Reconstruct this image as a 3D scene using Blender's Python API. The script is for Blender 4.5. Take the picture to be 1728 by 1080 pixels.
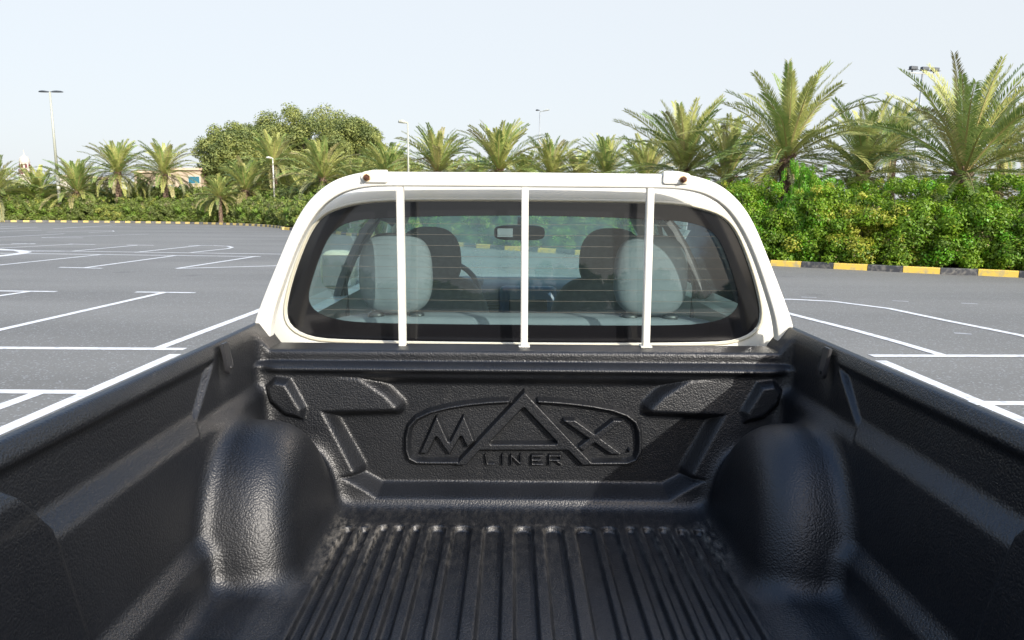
import bpy, bmesh, math, random
import numpy as np
from mathutils import Vector, Matrix
R = math.radians
for o in list(bpy.data.objects): bpy.data.objects.remove(o)
scene = bpy.context.scene
COL = scene.collection

# ------------------------------------------------------------------ camera, sky, sun, exposure
CAMZ = 1.65
F = 1200.0                       # focal length in photo pixels (1728 wide)
cam_d = bpy.data.cameras.new('camera'); cam = bpy.data.objects.new('camera', cam_d); COL.objects.link(cam)
cam_d.sensor_width = 36; cam_d.lens = 36*F/1728; cam_d.clip_start = .05; cam_d.clip_end = 5000
ROT = Matrix.Rotation(R(90-9.04), 3, 'X') @ Matrix.Rotation(R(0.45), 3, 'Z')
cam.matrix_world = Matrix.Translation((0, 0, CAMZ)) @ ROT.to_4x4()
scene.camera = cam
SUN_AZ, SUN_EL = 34.0, 25.0      # degrees to the right of straight behind the camera, height
sd = Vector((math.sin(R(SUN_AZ))*math.cos(R(SUN_EL)), -math.cos(R(SUN_AZ))*math.cos(R(SUN_EL)), math.sin(R(SUN_EL))))
world = bpy.data.worlds.new('World'); scene.world = world; world.use_nodes = True
wn = world.node_tree; bgn = wn.nodes['Background']
sky = wn.nodes.new('ShaderNodeTexSky'); sky.sky_type = 'NISHITA'; sky.sun_disc = False
sky.sun_elevation = R(SUN_EL); sky.sun_rotation = math.atan2(sd.x, sd.y)
sky.air_density = 1.0; sky.dust_density = 3.0; sky.ozone_density = 1.5; sky.altitude = 0
hs = wn.nodes.new('ShaderNodeHueSaturation'); hs.inputs['Saturation'].default_value = 1.1; hs.inputs['Value'].default_value = 1.8
hz = wn.nodes.new('ShaderNodeMix'); hz.data_type = 'RGBA';  hz.inputs[7].default_value = (2.95, 3.10, 3.23, 1)
wtc = wn.nodes.new('ShaderNodeTexCoord'); wsp = wn.nodes.new('ShaderNodeSeparateXYZ'); wmr = wn.nodes.new('ShaderNodeMapRange')
wmr.inputs[1].default_value = .27; wmr.inputs[2].default_value = .62; wmr.inputs[3].default_value = .95; wmr.inputs[4].default_value = .05
wn.links.new(wtc.outputs['Generated'], wsp.inputs[0]); wn.links.new(wsp.outputs[2], wmr.inputs[0]); wn.links.new(wmr.outputs[0], hz.inputs[0])
wn.links.new(sky.outputs[0], hs.inputs['Color']); wn.links.new(hs.outputs[0], hz.inputs[6]); wn.links.new(hz.outputs[2], bgn.inputs[0])
bgn.inputs[1].default_value = 0.15
sl = bpy.data.lights.new('sun', 'SUN'); sl.energy = 3.1; sl.angle = R(.5); sl.color = (1, .95, .87)
so = bpy.data.objects.new('sun', sl); COL.objects.link(so); so.rotation_euler = sd.to_track_quat('Z', 'Y').to_euler()
so.location = (20, -30, 30)
scene.view_settings.view_transform = 'Standard'; scene.view_settings.look = 'None'
scene.view_settings.exposure = 0.90; scene.view_settings.gamma = 1

# ------------------------------------------------------------------ measuring helpers
def ray(px, py):
    return ROT @ Vector(((px-864)/F, -(py-540)/F, -1.0))
def at(px, py, Y):                # point at forward distance Y
    r = ray(px, py); k = Y/r.y
    return Vector((r.x*k, Y, CAMZ+r.z*k))
def gr(px, py, z=0.0):            # point on the ground
    r = ray(px, py); k = (z-CAMZ)/r.z
    return Vector((r.x*k, r.y*k, z))

# ------------------------------------------------------------------ materials
MATS = {}
def mat(name, col=(.5,.5,.5), rough=.6, metal=0, spec=.5, noise=None, bump=None, coat=0, tl=0):
    """noise=(scale, other colour, contrast lo, hi); bump=(scale, strength, distance)"""
    m = bpy.data.materials.new(name); m.use_nodes = True; nt = m.node_tree; N = nt.nodes; L = nt.links
    p = N['Principled BSDF']; p.inputs['Base Color'].default_value = (*col, 1); p.inputs['Roughness'].default_value = rough
    p.inputs['Metallic'].default_value = metal; p.inputs['Specular IOR Level'].default_value = spec
    if coat: p.inputs['Coat Weight'].default_value = coat; p.inputs['Coat Roughness'].default_value = .08
    tc = N.new('ShaderNodeTexCoord')
    if noise:
        n = N.new('ShaderNodeTexNoise'); n.inputs['Scale'].default_value = noise[0]; n.inputs['Detail'].default_value = 6
        r = N.new('ShaderNodeMapRange'); r.inputs[1].default_value = noise[2]; r.inputs[2].default_value = noise[3]
        mx = N.new('ShaderNodeMix'); mx.data_type = 'RGBA'; mx.inputs[6].default_value = (*col, 1); mx.inputs[7].default_value = (*noise[1], 1)
        L.new(tc.outputs['Object'], n.inputs['Vector']); L.new(n.outputs[0], r.inputs[0]); L.new(r.outputs[0], mx.inputs[0])
        L.new(mx.outputs[2], p.inputs['Base Color'])
    if bump:
        n = N.new('ShaderNodeTexNoise'); n.inputs['Scale'].default_value = bump[0]; n.inputs['Detail'].default_value = 4
        b = N.new('ShaderNodeBump'); b.inputs['Strength'].default_value = bump[1]; b.inputs['Distance'].default_value = bump[2]
        L.new(tc.outputs['Object'], n.inputs['Vector']); L.new(n.outputs[0], b.inputs['Height']); L.new(b.outputs[0], p.inputs['Normal'])
    if tl:
        t = N.new('ShaderNodeBsdfTranslucent'); ms = N.new('ShaderNodeMixShader'); ms.inputs[0].default_value = tl
        if noise: L.new(mx.outputs[2], t.inputs[0])
        else: t.inputs[0].default_value = (*col, 1)
        L.new(p.outputs[0], ms.inputs[1]); L.new(t.outputs[0], ms.inputs[2]); L.new(ms.outputs[0], N['Material Output'].inputs[0])
    MATS[name] = m
    return m

def leather(name, wear):
    m = bpy.data.materials.new(name); m.use_nodes = True; nt = m.node_tree; N = nt.nodes; L = nt.links
    p = N['Principled BSDF']; tc = N.new('ShaderNodeTexCoord')
    p.inputs['Specular IOR Level'].default_value = .58
    n0 = N.new('ShaderNodeTexNoise'); n0.inputs['Scale'].default_value = 60; n0.inputs['Detail'].default_value = 2
    L.new(tc.outputs['Object'], n0.inputs['Vector'])
    va = N.new('ShaderNodeVectorMath'); va.operation = 'MULTIPLY_ADD'; va.inputs[1].default_value = (.008,)*3
    L.new(n0.outputs['Color'], va.inputs[0]); L.new(tc.outputs['Object'], va.inputs[2])
    v = N.new('ShaderNodeTexVoronoi'); v.feature = 'F1'; v.inputs['Scale'].default_value = 225
    L.new(va.outputs[0], v.inputs['Vector'])
    v2 = N.new('ShaderNodeTexNoise'); v2.inputs['Scale'].default_value = 320; L.new(tc.outputs['Object'], v2.inputs['Vector'])
    ad = N.new('ShaderNodeMath'); ad.operation = 'MULTIPLY_ADD'; ad.inputs[1].default_value = .4
    L.new(v2.outputs[0], ad.inputs[0]); L.new(v.outputs['Distance'], ad.inputs[2])
    b = N.new('ShaderNodeBump'); b.invert = True; b.inputs['Strength'].default_value = .58; b.inputs['Distance'].default_value = .0014
    L.new(ad.outputs[0], b.inputs['Height']); L.new(b.outputs[0], p.inputs['Normal'])
    # large soft variation of gloss and a thin film of dust
    n1 = N.new('ShaderNodeTexNoise'); n1.inputs['Scale'].default_value = 3.5; n1.inputs['Detail'].default_value = 8; n1.inputs['Roughness'].default_value = .65
    L.new(tc.outputs['Object'], n1.inputs['Vector'])
    r1 = N.new('ShaderNodeMapRange'); r1.inputs[1].default_value = .3; r1.inputs[2].default_value = .7; r1.inputs[3].default_value = .38; r1.inputs[4].default_value = .50
    L.new(n1.outputs[0], r1.inputs[0]); L.new(r1.outputs[0], p.inputs['Roughness'])
    mx = N.new('ShaderNodeMix'); mx.data_type = 'RGBA'; mx.inputs[6].default_value = (.0022, .0028, .0042, 1); mx.inputs[7].default_value = (.0065, .0076, .0098, 1)
    L.new(n1.outputs[0], mx.inputs[0]); last = mx.outputs[2]
    ns = N.new('ShaderNodeTexNoise'); ns.inputs['Scale'].default_value = 9; ns.inputs['Detail'].default_value = 9; ns.inputs['Roughness'].default_value = .75
    ms_ = N.new('ShaderNodeMapping'); ms_.inputs['Rotation'].default_value = (.3,.2,.6); ms_.inputs['Scale'].default_value = (1,.12,1)
    L.new(tc.outputs['Object'], ms_.inputs[0]); L.new(ms_.outputs[0], ns.inputs['Vector'])
    rs_ = N.new('ShaderNodeMapRange'); rs_.inputs[1].default_value = .60; rs_.inputs[2].default_value = .78; rs_.inputs[4].default_value = .16; L.new(ns.outputs[0], rs_.inputs[0])
    m0 = N.new('ShaderNodeMix'); m0.data_type = 'RGBA'; m0.inputs[7].default_value = (.09,.088,.082,1); L.new(rs_.outputs[0], m0.inputs[0]); L.new(last, m0.inputs[6]); last = m0.outputs[2]
    if wear:
        at_ = N.new('ShaderNodeAttribute'); at_.attribute_name = 'wear'
        n2 = N.new('ShaderNodeTexNoise'); n2.inputs['Scale'].default_value = 70; n2.inputs['Detail'].default_value = 5; n2.inputs['Roughness'].default_value = .75
        mp = N.new('ShaderNodeMapping'); mp.inputs['Scale'].default_value = (1, .35, 1)
        L.new(tc.outputs['Object'], mp.inputs[0]); L.new(mp.outputs[0], n2.inputs['Vector'])
        mu = N.new('ShaderNodeMath'); mu.operation = 'MULTIPLY'; L.new(at_.outputs['Fac'], mu.inputs[0])
        rr = N.new('ShaderNodeMapRange'); rr.inputs[1].default_value = .42; rr.inputs[2].default_value = .68
        L.new(n2.outputs[0], rr.inputs[0]); L.new(rr.outputs[0], mu.inputs[1])
        m2 = N.new('ShaderNodeMix'); m2.data_type = 'RGBA'; m2.inputs[7].default_value = (.20, .185, .16, 1)
        L.new(mu.outputs[0], m2.inputs[0]); L.new(last, m2.inputs[6]); last = m2.outputs[2]
    L.new(last, p.inputs['Base Color'])
    return m

def glass(name, tint, dust, dustcol=(.75,.8,.78)):
    m = bpy.data.materials.new(name); m.use_nodes = True; nt = m.node_tree; N = nt.nodes; L = nt.links
    N.remove(N['Principled BSDF'])
    t = N.new('ShaderNodeBsdfTransparent'); t.inputs[0].default_value = (*tint, 1)
    g = N.new('ShaderNodeBsdfGlossy'); g.inputs['Roughness'].default_value = .01
    d0 = N.new('ShaderNodeBsdfDiffuse'); d0.inputs[0].default_value = (*dustcol, 1)
    d1 = N.new('ShaderNodeBsdfTranslucent'); d1.inputs[0].default_value = (*dustcol, 1)
    d = N.new('ShaderNodeMixShader'); d.inputs[0].default_value = .5; L.new(d0.outputs[0], d.inputs[1]); L.new(d1.outputs[0], d.inputs[2])
    fr = N.new('ShaderNodeFresnel'); fr.inputs[0].default_value = 1.62
    tc = N.new('ShaderNodeTexCoord'); n = N.new('ShaderNodeTexNoise'); n.inputs['Scale'].default_value = 5; n.inputs['Detail'].default_value = 5
    L.new(tc.outputs['Object'], n.inputs['Vector'])
    r = N.new('ShaderNodeMapRange'); r.inputs[1].default_value = .25; r.inputs[2].default_value = .75; r.inputs[3].default_value = dust*.6; r.inputs[4].default_value = dust*1.4
    L.new(n.outputs[0], r.inputs[0])
    m1 = N.new('ShaderNodeMixShader'); L.new(r.outputs[0], m1.inputs[0]); L.new(t.outputs[0], m1.inputs[1]); L.new(d.outputs[0], m1.inputs[2])
    m2 = N.new('ShaderNodeMixShader'); L.new(fr.outputs[0], m2.inputs[0]); L.new(m1.outputs[0], m2.inputs[1]); L.new(g.outputs[0], m2.inputs[2])
    L.new(m2.outputs[0], N['Material Output'].inputs[0])
    return m

def asphalt_mat():
    m = bpy.data.materials.new('asphalt'); m.use_nodes = True; nt = m.node_tree; N = nt.nodes; L = nt.links
    p = N['Principled BSDF']; p.inputs['Roughness'].default_value = .85; p.inputs['Specular IOR Level'].default_value = .3
    tc = N.new('ShaderNodeTexCoord')
    n = N.new('ShaderNodeTexNoise'); n.inputs['Scale'].default_value = 55; n.inputs['Detail'].default_value = 3; n.inputs['Roughness'].default_value = .8
    n2 = N.new('ShaderNodeTexNoise'); n2.inputs['Scale'].default_value = .35; n2.inputs['Detail'].default_value = 6
    mp = N.new('ShaderNodeMapping'); mp.inputs['Scale'].default_value = (.25, 1, 1)
    n3 = N.new('ShaderNodeTexVoronoi'); n3.inputs['Scale'].default_value = 60
    for q in (n, n3): L.new(tc.outputs['Object'], q.inputs['Vector'])
    L.new(tc.outputs['Object'], mp.inputs[0]); L.new(mp.outputs[0], n2.inputs['Vector'])
    cr = N.new('ShaderNodeValToRGB'); cr.color_ramp.elements[0].position = .34; cr.color_ramp.elements[0].color = (.142,.138,.122,1)
    cr.color_ramp.elements[1].position = .7; cr.color_ramp.elements[1].color = (.222,.216,.194,1)
    L.new(n.outputs[0], cr.inputs[0])
    mr = N.new('ShaderNodeMapRange'); mr.inputs[1].default_value = .3; mr.inputs[2].default_value = .7; mr.inputs[3].default_value = .80; mr.inputs[4].default_value = 1.14
    L.new(n2.outputs[0], mr.inputs[0])
    mx = N.new('ShaderNodeMix'); mx.data_type = 'RGBA'; mx.blend_type = 'MULTIPLY'; mx.inputs[0].default_value = 1
    L.new(cr.outputs[0], mx.inputs[6]); L.new(mr.outputs[0], mx.inputs[7])
    n4 = N.new('ShaderNodeTexNoise'); n4.inputs['Scale'].default_value = .12; n4.inputs['Detail'].default_value = 8; n4.inputs['Roughness'].default_value = .7; L.new(mp.outputs[0], n4.inputs['Vector'])
    r4 = N.new('ShaderNodeMapRange'); r4.inputs[1].default_value = .35; r4.inputs[2].default_value = .65; r4.inputs[3].default_value = .90; r4.inputs[4].default_value = 1.08; L.new(n4.outputs[0], r4.inputs[0])
    v5 = N.new('ShaderNodeTexVoronoi'); v5.inputs['Scale'].default_value = .45; L.new(tc.outputs['Object'], v5.inputs['Vector'])
    r5 = N.new('ShaderNodeMapRange'); r5.inputs[1].default_value = .03; r5.inputs[2].default_value = .14; r5.inputs[3].default_value = .80; r5.inputs[4].default_value = 1; L.new(v5.outputs['Distance'], r5.inputs[0])
    m45 = N.new('ShaderNodeMath'); m45.operation = 'MULTIPLY'; L.new(r4.outputs[0], m45.inputs[0]); L.new(r5.outputs[0], m45.inputs[1])
    m46 = N.new('ShaderNodeMath'); m46.operation = 'MULTIPLY'; L.new(m45.outputs[0], m46.inputs[0]); L.new(mr.outputs[0], m46.inputs[1]); L.new(m46.outputs[0], mx.inputs[7])
    # pale stones
    lt = N.new('ShaderNodeMath'); lt.operation = 'GREATER_THAN'; lt.inputs[1].default_value = .93
    sp = N.new('ShaderNodeSeparateColor'); L.new(n3.outputs['Color'], sp.inputs[0]); L.new(sp.outputs[0], lt.inputs[0])
    m2 = N.new('ShaderNodeMix'); m2.data_type = 'RGBA'; m2.inputs[7].default_value = (.26,.262,.255,1)
    L.new(lt.outputs[0], m2.inputs[0]); L.new(mx.outputs[2], m2.inputs[6]); L.new(m2.outputs[2], p.inputs['Base Color'])
    b = N.new('ShaderNodeBump'); b.inputs['Strength'].default_value = .4; b.inputs['Distance'].default_value = .004
    L.new(n.outputs[0], b.inputs['Height']); L.new(b.outputs[0], p.inputs['Normal'])
    return m

def paint_mat(name, col, wornto, scale=14, lo=.56, hi=.72):
    return mat(name, col, .7, noise=(scale, wornto, lo, hi), bump=(60, .3, .003))

M_LINER = leather('black_textured_plastic', True); M_EMB = leather('black_textured_plastic_emblem', False)
M_ASPH = asphalt_mat()
M_LINE = paint_mat('white_road_paint', (.66,.66,.64), (.30,.30,.29), 9, .52, .78)
M_LINEF = paint_mat('faded_road_paint', (.36,.36,.35), (.2,.2,.2), 6, .4, .7)
M_YEL = paint_mat('yellow_kerb_paint', (.68,.47,.08), (.40,.33,.18), 7, .48, .72)
M_BLK = paint_mat('black_kerb_paint', (.04,.042,.047), (.16,.15,.13), 9, .47, .70)
M_SOIL = mat('sandy_soil', (.20,.15,.10), .95, noise=(1.5, (.11,.09,.055), .35, .65), bump=(20,.6,.03))
M_WHITE = mat('white_paint', (.56,.555,.50), .32, spec=.5, noise=(6, (.51,.50,.42), .45, .75), coat=.3, bump=(25,.04,.001))
M_RACK = mat('cream_rack_paint', (.60,.59,.535), .42, noise=(9, (.54,.52,.44), .5, .8), bump=(60,.06,.001))
M_BAND = mat('black_glass_border', (.006,.006,.007), .12, spec=.6)
M_GASK = mat('rubber', (.012,.012,.012), .6)
M_GUT = mat('cream_window_seal', (.46,.43,.33), .5)
M_RUST = mat('rusty_bolt', (.13,.05,.025), .8, metal=.3, noise=(120, (.05,.02,.012), .35, .65), bump=(200,.5,.001))
M_RUSTR = mat('rust_stain', (.55,.38,.18), .7, noise=(90, (.66,.60,.45), .4, .7))
M_BARSH = mat('black_plastic', (.018,.018,.02), .42)
M_SEAT = mat('grey_seat_fabric', (.165,.175,.19), .85, noise=(12,(.15,.16,.175),.4,.6), bump=(300,.2,.001))
M_SEATD = mat('dark_seat_fabric', (.10,.105,.11), .88, noise=(40,(.08,.085,.09),.4,.6), bump=(300,.2,.001))
M_TRIM = mat('beige_trim', (.50,.49,.38), .6)
M_DASH = mat('dashboard_grey', (.07,.08,.10), .55, noise=(30,(.05,.06,.08),.4,.6))
M_DASHB = mat('dashboard_blue', (.03,.07,.13), .35)
M_CHROME = mat('mirror_chrome', (.8,.8,.8), .08, metal=1)
M_RGLASS = glass('rear_window_glass', (.76,.89,.87), .04, (.5,.70,.74))
M_WGLASS = glass('windscreen_glass', (.84,.97,.90), .34, (.62,.92,.74))
M_SGLASS = glass('side_window_glass', (.80,.92,.87), .06)
M_DEFR = mat('heater_wire', (.16,.10,.08), .6)
M_TYRE = mat('tyre_rubber', (.02,.02,.02), .85); M_RIM = mat('wheel_rim', (.5,.5,.5), .3, metal=.9)
M_RED = mat('red_lamp_lens', (.35,.01,.01), .15, coat=.5)
M_POLE = mat('lamp_pole_paint', (.36,.37,.31), .5); M_POLEG = mat('galvanised_pole', (.36,.38,.38), .5, metal=.4)
M_LAMPH = mat('lamp_head_grey', (.30,.32,.30), .5); M_LAMPD = mat('lamp_head_dark', (.06,.07,.08), .5)
M_TRUNK = mat('palm_trunk_bark', (.21,.145,.10), .95, noise=(7,(.10,.065,.045),.4,.6), bump=(12,1,.06))
M_BARK = mat('tree_bark', (.17,.13,.09), .95, noise=(8,(.09,.07,.05),.4,.6))
M_FR = [mat('palm_leaf_green', (.19,.27,.065), .5, noise=(1.3,(.27,.34,.10),.4,.6), tl=.25),
        mat('palm_leaf_olive', (.33,.36,.10), .5, noise=(1.1,(.46,.46,.15),.4,.6), tl=.25),
        mat('palm_leaf_dry', (.42,.38,.16), .6, noise=(1.1,(.22,.20,.09),.4,.6), tl=.2),
        mat('palm_frond_stem', (.38,.32,.13), .5),
        mat('palm_leaf_grey', (.16,.18,.08), .6, noise=(1.2,(.24,.25,.12),.4,.6), tl=.15)]
M_LEAF = [mat('leaf_bright', (.235,.36,.020), .5, noise=(1.2,(.16,.30,.018),.4,.6), tl=.4),
          mat('leaf_mid', (.20,.33,.02), .5, noise=(1.2,(.12,.20,.016),.4,.6), tl=.4),
          mat('leaf_yellow', (.40,.42,.05), .5, tl=.4),
          mat('leaf_dry', (.26,.22,.09), .7, tl=.15),
          mat('leaf_fresh', (.16,.40,.02), .4, tl=.4)]
M_LEAFF = [mat('hedge_leaf_far', (.20,.27,.045), .6, noise=(1,(.15,.21,.035),.4,.6), tl=.35), mat('hedge_leaf_far_dull', (.17,.21,.06), .6, tl=.3),  # far foliage: colours muted to stand in for haze in the air
           mat('hedge_leaf_far_yellow', (.32,.34,.07), .6, tl=.3), mat('hedge_leaf_far_dry', (.24,.21,.11), .7, tl=.2), mat('hedge_leaf_far_fresh', (.19,.31,.04), .6, tl=.35)]
M_TREEL = [mat('tree_leaf_olive', (.29,.31,.085), .6, noise=(.5,(.21,.25,.065),.4,.6), tl=.3),
           mat('tree_leaf_dark', (.17,.21,.06), .6, noise=(.5,(.12,.155,.045),.4,.6), tl=.3)]
M_VILLA = mat('peach_render', (.48,.38,.28), .8, noise=(.6,(.43,.33,.24),.4,.7)); M_VILLAW = mat('white_render', (.50,.46,.38), .8)
M_BLUEG = mat('blue_window_glass', (.03,.14,.19), .1); M_MAROON = mat('maroon_arch_recess', (.12,.03,.035), .7)
M_TILE = mat('pale_roof', (.55,.42,.30), .8)

# ------------------------------------------------------------------ object helpers
def link(name, me, m=None, parent=None, smooth=False):
    o = bpy.data.objects.new(name, me); COL.objects.link(o)
    for q in (m if isinstance(m, (list, tuple)) else [m]):
        if q: me.materials.append(q)
    if smooth: me.polygons.foreach_set('use_smooth', [True]*len(me.polygons))
    if parent is not None:
        o.parent = parent
        w = Vector((0,0,0)); q = parent
        while q: w = w + q.location; q = q.parent
        me.transform(Matrix.Translation(-w))
    me.update()
    return o
def tag(o, label=None, cat=None, group=None, kind=None):
    if label: o['label'] = label
    if cat: o['category'] = cat
    if group: o['group'] = group
    if kind: o['kind'] = kind
    return o
def empty(name, loc, rz=0):
    o = bpy.data.objects.new(name, None); COL.objects.link(o); o.location = loc; o.rotation_euler = (0,0,rz); o.empty_display_size = .2
    return o
def bm_mesh(bm, name):
    me = bpy.data.meshes.new(name); bm.to_mesh(me); bm.free(); return me
def np_mesh(name, V, Fc, mi=None):
    V = np.asarray(V, np.float32); Fc = np.asarray(Fc, np.int32); k = Fc.shape[1]
    me = bpy.data.meshes.new(name); me.vertices.add(len(V)); me.vertices.foreach_set('co', V.ravel())
    me.loops.add(Fc.size); me.loops.foreach_set('vertex_index', Fc.ravel())
    me.polygons.add(len(Fc)); me.polygons.foreach_set('loop_start', np.arange(0, Fc.size, k, dtype=np.int32))
    if mi is not None: me.polygons.foreach_set('material_index', np.asarray(mi, np.int32))
    me.update(calc_edges=True); me.validate()
    return me
def box(bm, c, s, bev=0, seg=2, rot=None):
    r = bmesh.ops.create_cube(bm, size=1)
    vs = r['verts']
    bmesh.ops.scale(bm, vec=s, verts=vs)
    if bev:
        es = list({e for v in vs for e in v.link_edges})
        rr = bmesh.ops.bevel(bm, geom=es, offset=bev, segments=seg, profile=.5, affect='EDGES')
        vs = list({v for f in rr['faces'] for v in f.verts} | {v for v in vs if v.is_valid})
    if rot is not None: bmesh.ops.rotate(bm, verts=vs, cent=(0,0,0), matrix=rot)
    bmesh.ops.translate(bm, vec=c, verts=vs)
    return vs
def boxobj(name, c, s, m, parent, bev=.01, seg=2, rot=None):
    bm = bmesh.new(); box(bm, c, s, bev, seg, rot)
    return link(name, bm_mesh(bm, name), m, parent, smooth=False)
def tube(bm, pts, rad, n=10, cap=True, flat=1.0):
    pts = [Vector(p) for p in pts]; rings = []
    rad = rad if hasattr(rad, '__len__') else [rad]*len(pts)
    up = Vector((0,0,1))
    for i, p in enumerate(pts):
        d = (pts[min(i+1, len(pts)-1)]-pts[max(i-1, 0)]).normalized()
        a = d.cross(up)
        if a.length < 1e-3: a = d.cross(Vector((0,1,0)))
        a.normalize(); b = a.cross(d).normalized()
        rings.append([bm.verts.new(p + a*math.cos(t)*rad[i] + b*math.sin(t)*rad[i]*flat) for t in [2*math.pi*k/n for k in range(n)]])
    for i in range(len(rings)-1):
        for k in range(n):
            f = bm.faces.new((rings[i][k], rings[i][(k+1)%n], rings[i+1][(k+1)%n], rings[i+1][k])); f.smooth = True
    if cap:
        bm.faces.new(rings[0][::-1]); bm.faces.new(rings[-1])
def tubeobj(name, pts, rad, m, parent, n=12, flat=1.0):
    bm = bmesh.new(); tube(bm, pts, rad, n, True, flat); bmesh.ops.recalc_face_normals(bm, faces=bm.faces)
    return link(name, bm_mesh(bm, name), m, parent)
def superell(name, c, s, m, parent, e=.5, nu=40, nv=24, taper=0, rotx=0):
    V = []; Fc = []
    f = lambda w, e: math.copysign(abs(w)**e, w)
    for i in range(nv+1):
        v = -math.pi/2 + math.pi*i/nv
        for j in range(nu):
            u = 2*math.pi*j/nu
            z = f(math.sin(v), e); k = 1 + taper*z
            V.append((s[0]/2*f(math.cos(v), e)*f(math.cos(u), e)*k, s[1]/2*f(math.cos(v), e)*f(math.sin(u), e), s[2]/2*z))
    for i in range(nv):
        for j in range(nu):
            Fc.append((i*nu+j, i*nu+(j+1)%nu, (i+1)*nu+(j+1)%nu, (i+1)*nu+j))
    me = bpy.data.meshes.new(name); me.from_pydata(V, [], Fc)
    bm = bmesh.new(); bm.from_mesh(me); bmesh.ops.remove_doubles(bm, verts=bm.verts, dist=1e-5); bm.to_mesh(me); bm.free()
    me.transform(Matrix.Translation(c) @ Matrix.Rotation(rotx, 4, 'X'))
    return link(name, me, m, parent, smooth=True)
def copy_tree(o, parent=None):
    c = o.copy(); COL.objects.link(c)
    if parent: c.parent = parent
    for ch in list(o.children): copy_tree(ch, c)
    return c

# ================================================================== GROUND
def flat(name, pts, z, m):
    me = bpy.data.meshes.new(name); me.from_pydata([(p[0], p[1], z) for p in pts], [], [tuple(range(len(pts)))])
    o = link(name, me, m)
    if me.polygons[0].normal.z < 0: me.flip_normals()
    return o
g = flat('ground', [(-2500,-2500),(2500,-2500),(2500,2500),(-2500,2500)], -.02, M_SOIL); tag(g, kind='structure')
kp = [gr(1728+900, 520), gr(1728, 469), gr(1600, 463.5), gr(1450, 456), gr(1310, 449), gr(1150, 440.5), gr(990, 431), gr(785, 417), gr(620, 401), gr(530, 391.5), gr(476, 387.5)]
kq = [gr(476, 386), gr(440, 382.2), gr(370, 379), gr(300, 377.4), gr(200, 376), gr(100, 375), gr(0, 374.6), gr(-200, 372.6), gr(-500, 370.4)]
K = [Vector((p.x, p.y)) for p in kp + kq]
def smooth_path(P, n=6):
    out = []
    for i in range(len(P)-1):
        p0 = P[max(i-1,0)]; p1 = P[i]; p2 = P[i+1]; p3 = P[min(i+2,len(P)-1)]
        for k in range(n):
            t = k/n
            out.append(.5*((2*p1)+(p2-p0)*t+(2*p0-5*p1+4*p2-p3)*t*t+(3*p1-p0-3*p2+p3)*t**3))
    out.append(P[-1]); return out
KP = smooth_path(K, 6)
ap = [(p.x, p.y) for p in KP] + [(-140, 30), (-140,-120), (120,-120), (120, 4)]
a = flat('car_park_asphalt', ap, 0, M_ASPH); tag(a, kind='structure')
# kerb: 1 m blocks painted alternately
def resample(P, step):
    out = [P[0].copy()]; acc = 0
    for i in range(len(P)-1):
        a, b = P[i], P[i+1]; L = (b-a).length; t = step-acc
        while t <= L: out.append(a.lerp(b, t/L)); t += step
        acc = (acc+L) % step
    return out
def kerb(P, name, w=.16, h=.165, start=0, step=1.0, mats=None):
    S = resample(P, step); bm = bmesh.new()
    for i in range(len(S)-1):
        a, b = S[i], S[i+1]; d = (b-a).normalized(); n = Vector((d.y, -d.x)) * (1)   # outward (away from asphalt)
        g_ = .006; a2 = a+d*g_; b2 = b-d*g_
        q = []
        for p in (a2, b2):
            q.append([bm.verts.new((p.x+n.x*o, p.y+n.y*o, z)) for o, z in ((0,-.02),(0.012,h-.02),(.03,h),(w,h),(w,-.02))])
        fs = []
        for k in range(4): fs.append(bm.faces.new((q[0][k], q[1][k], q[1][k+1], q[0][k+1])))
        fs.append(bm.faces.new(q[0][::-1])); fs.append(bm.faces.new(q[1]))
        for f in fs: f.material_index = (i+start) % 2
    bmesh.ops.recalc_face_normals(bm, faces=bm.faces)
    o = link(name, bm_mesh(bm, name), mats or [M_YEL, M_BLK]); tag(o, kind='structure'); return o
side = KP[20]-KP[19]
def to_px(p, z=0):
    q = ROT.transposed() @ (Vector((p.x, p.y, z))-Vector((0,0,CAMZ))); return 864+q.x/-q.z*F
NEARP = KP[:61]; FARP = KP[60:]
acc_ = 0; s406 = None
for i_ in range(len(NEARP)-1):
    a_, b_ = NEARP[i_], NEARP[i_+1]; L_ = (b_-a_).length
    if s406 is None and (to_px(a_)-1406)*(to_px(b_)-1406) <= 0: s406 = acc_ + L_*(to_px(a_)-1406)/(to_px(a_)-to_px(b_))
    acc_ += L_
st_ = .86; nb = int(s406/st_); cut = s406-nb*st_
tmp = resample(NEARP, cut); trimmed = [tmp[1]] + [p for p in NEARP if to_px(p) < to_px(tmp[1])]
kerb(trimmed, 'kerb', start=(nb+1) % 2, step=st_)
kerb(FARP, 'far_kerb', start=0, step=.50, mats=[paint_mat('hazed_yellow_kerb_paint', (.58,.44,.14), (.36,.31,.18), 5, .45, .8), paint_mat('hazed_black_kerb_paint', (.10,.10,.10), (.2,.19,.17), 5, .45, .8)])  # distance haze put into the far kerb's duller yellow and lifted black
# planted ground behind the kerb, raised
bed = [Vector((p.x, p.y)) for p in KP]
out = []
for i, p in enumerate(bed):
    d = (bed[min(i+1,len(bed)-1)]-bed[max(i-1,0)]).normalized(); n = Vector((d.y, -d.x)); out.append((p+n*.17, p+n*9))
bm = bmesh.new(); r0 = [bm.verts.new((q[0].x, q[0].y, .12)) for q in out]; r1 = [bm.verts.new((q[1].x, q[1].y, .16)) for q in out]
for i in range(len(out)-1): bm.faces.new((r0[i], r0[i+1], r1[i+1], r1[i]))
bmesh.ops.recalc_face_normals(bm, faces=bm.faces)
pb = link('planting_strip', bm_mesh(bm, 'planting_strip'), M_SOIL); tag(pb, kind='structure')

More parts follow.
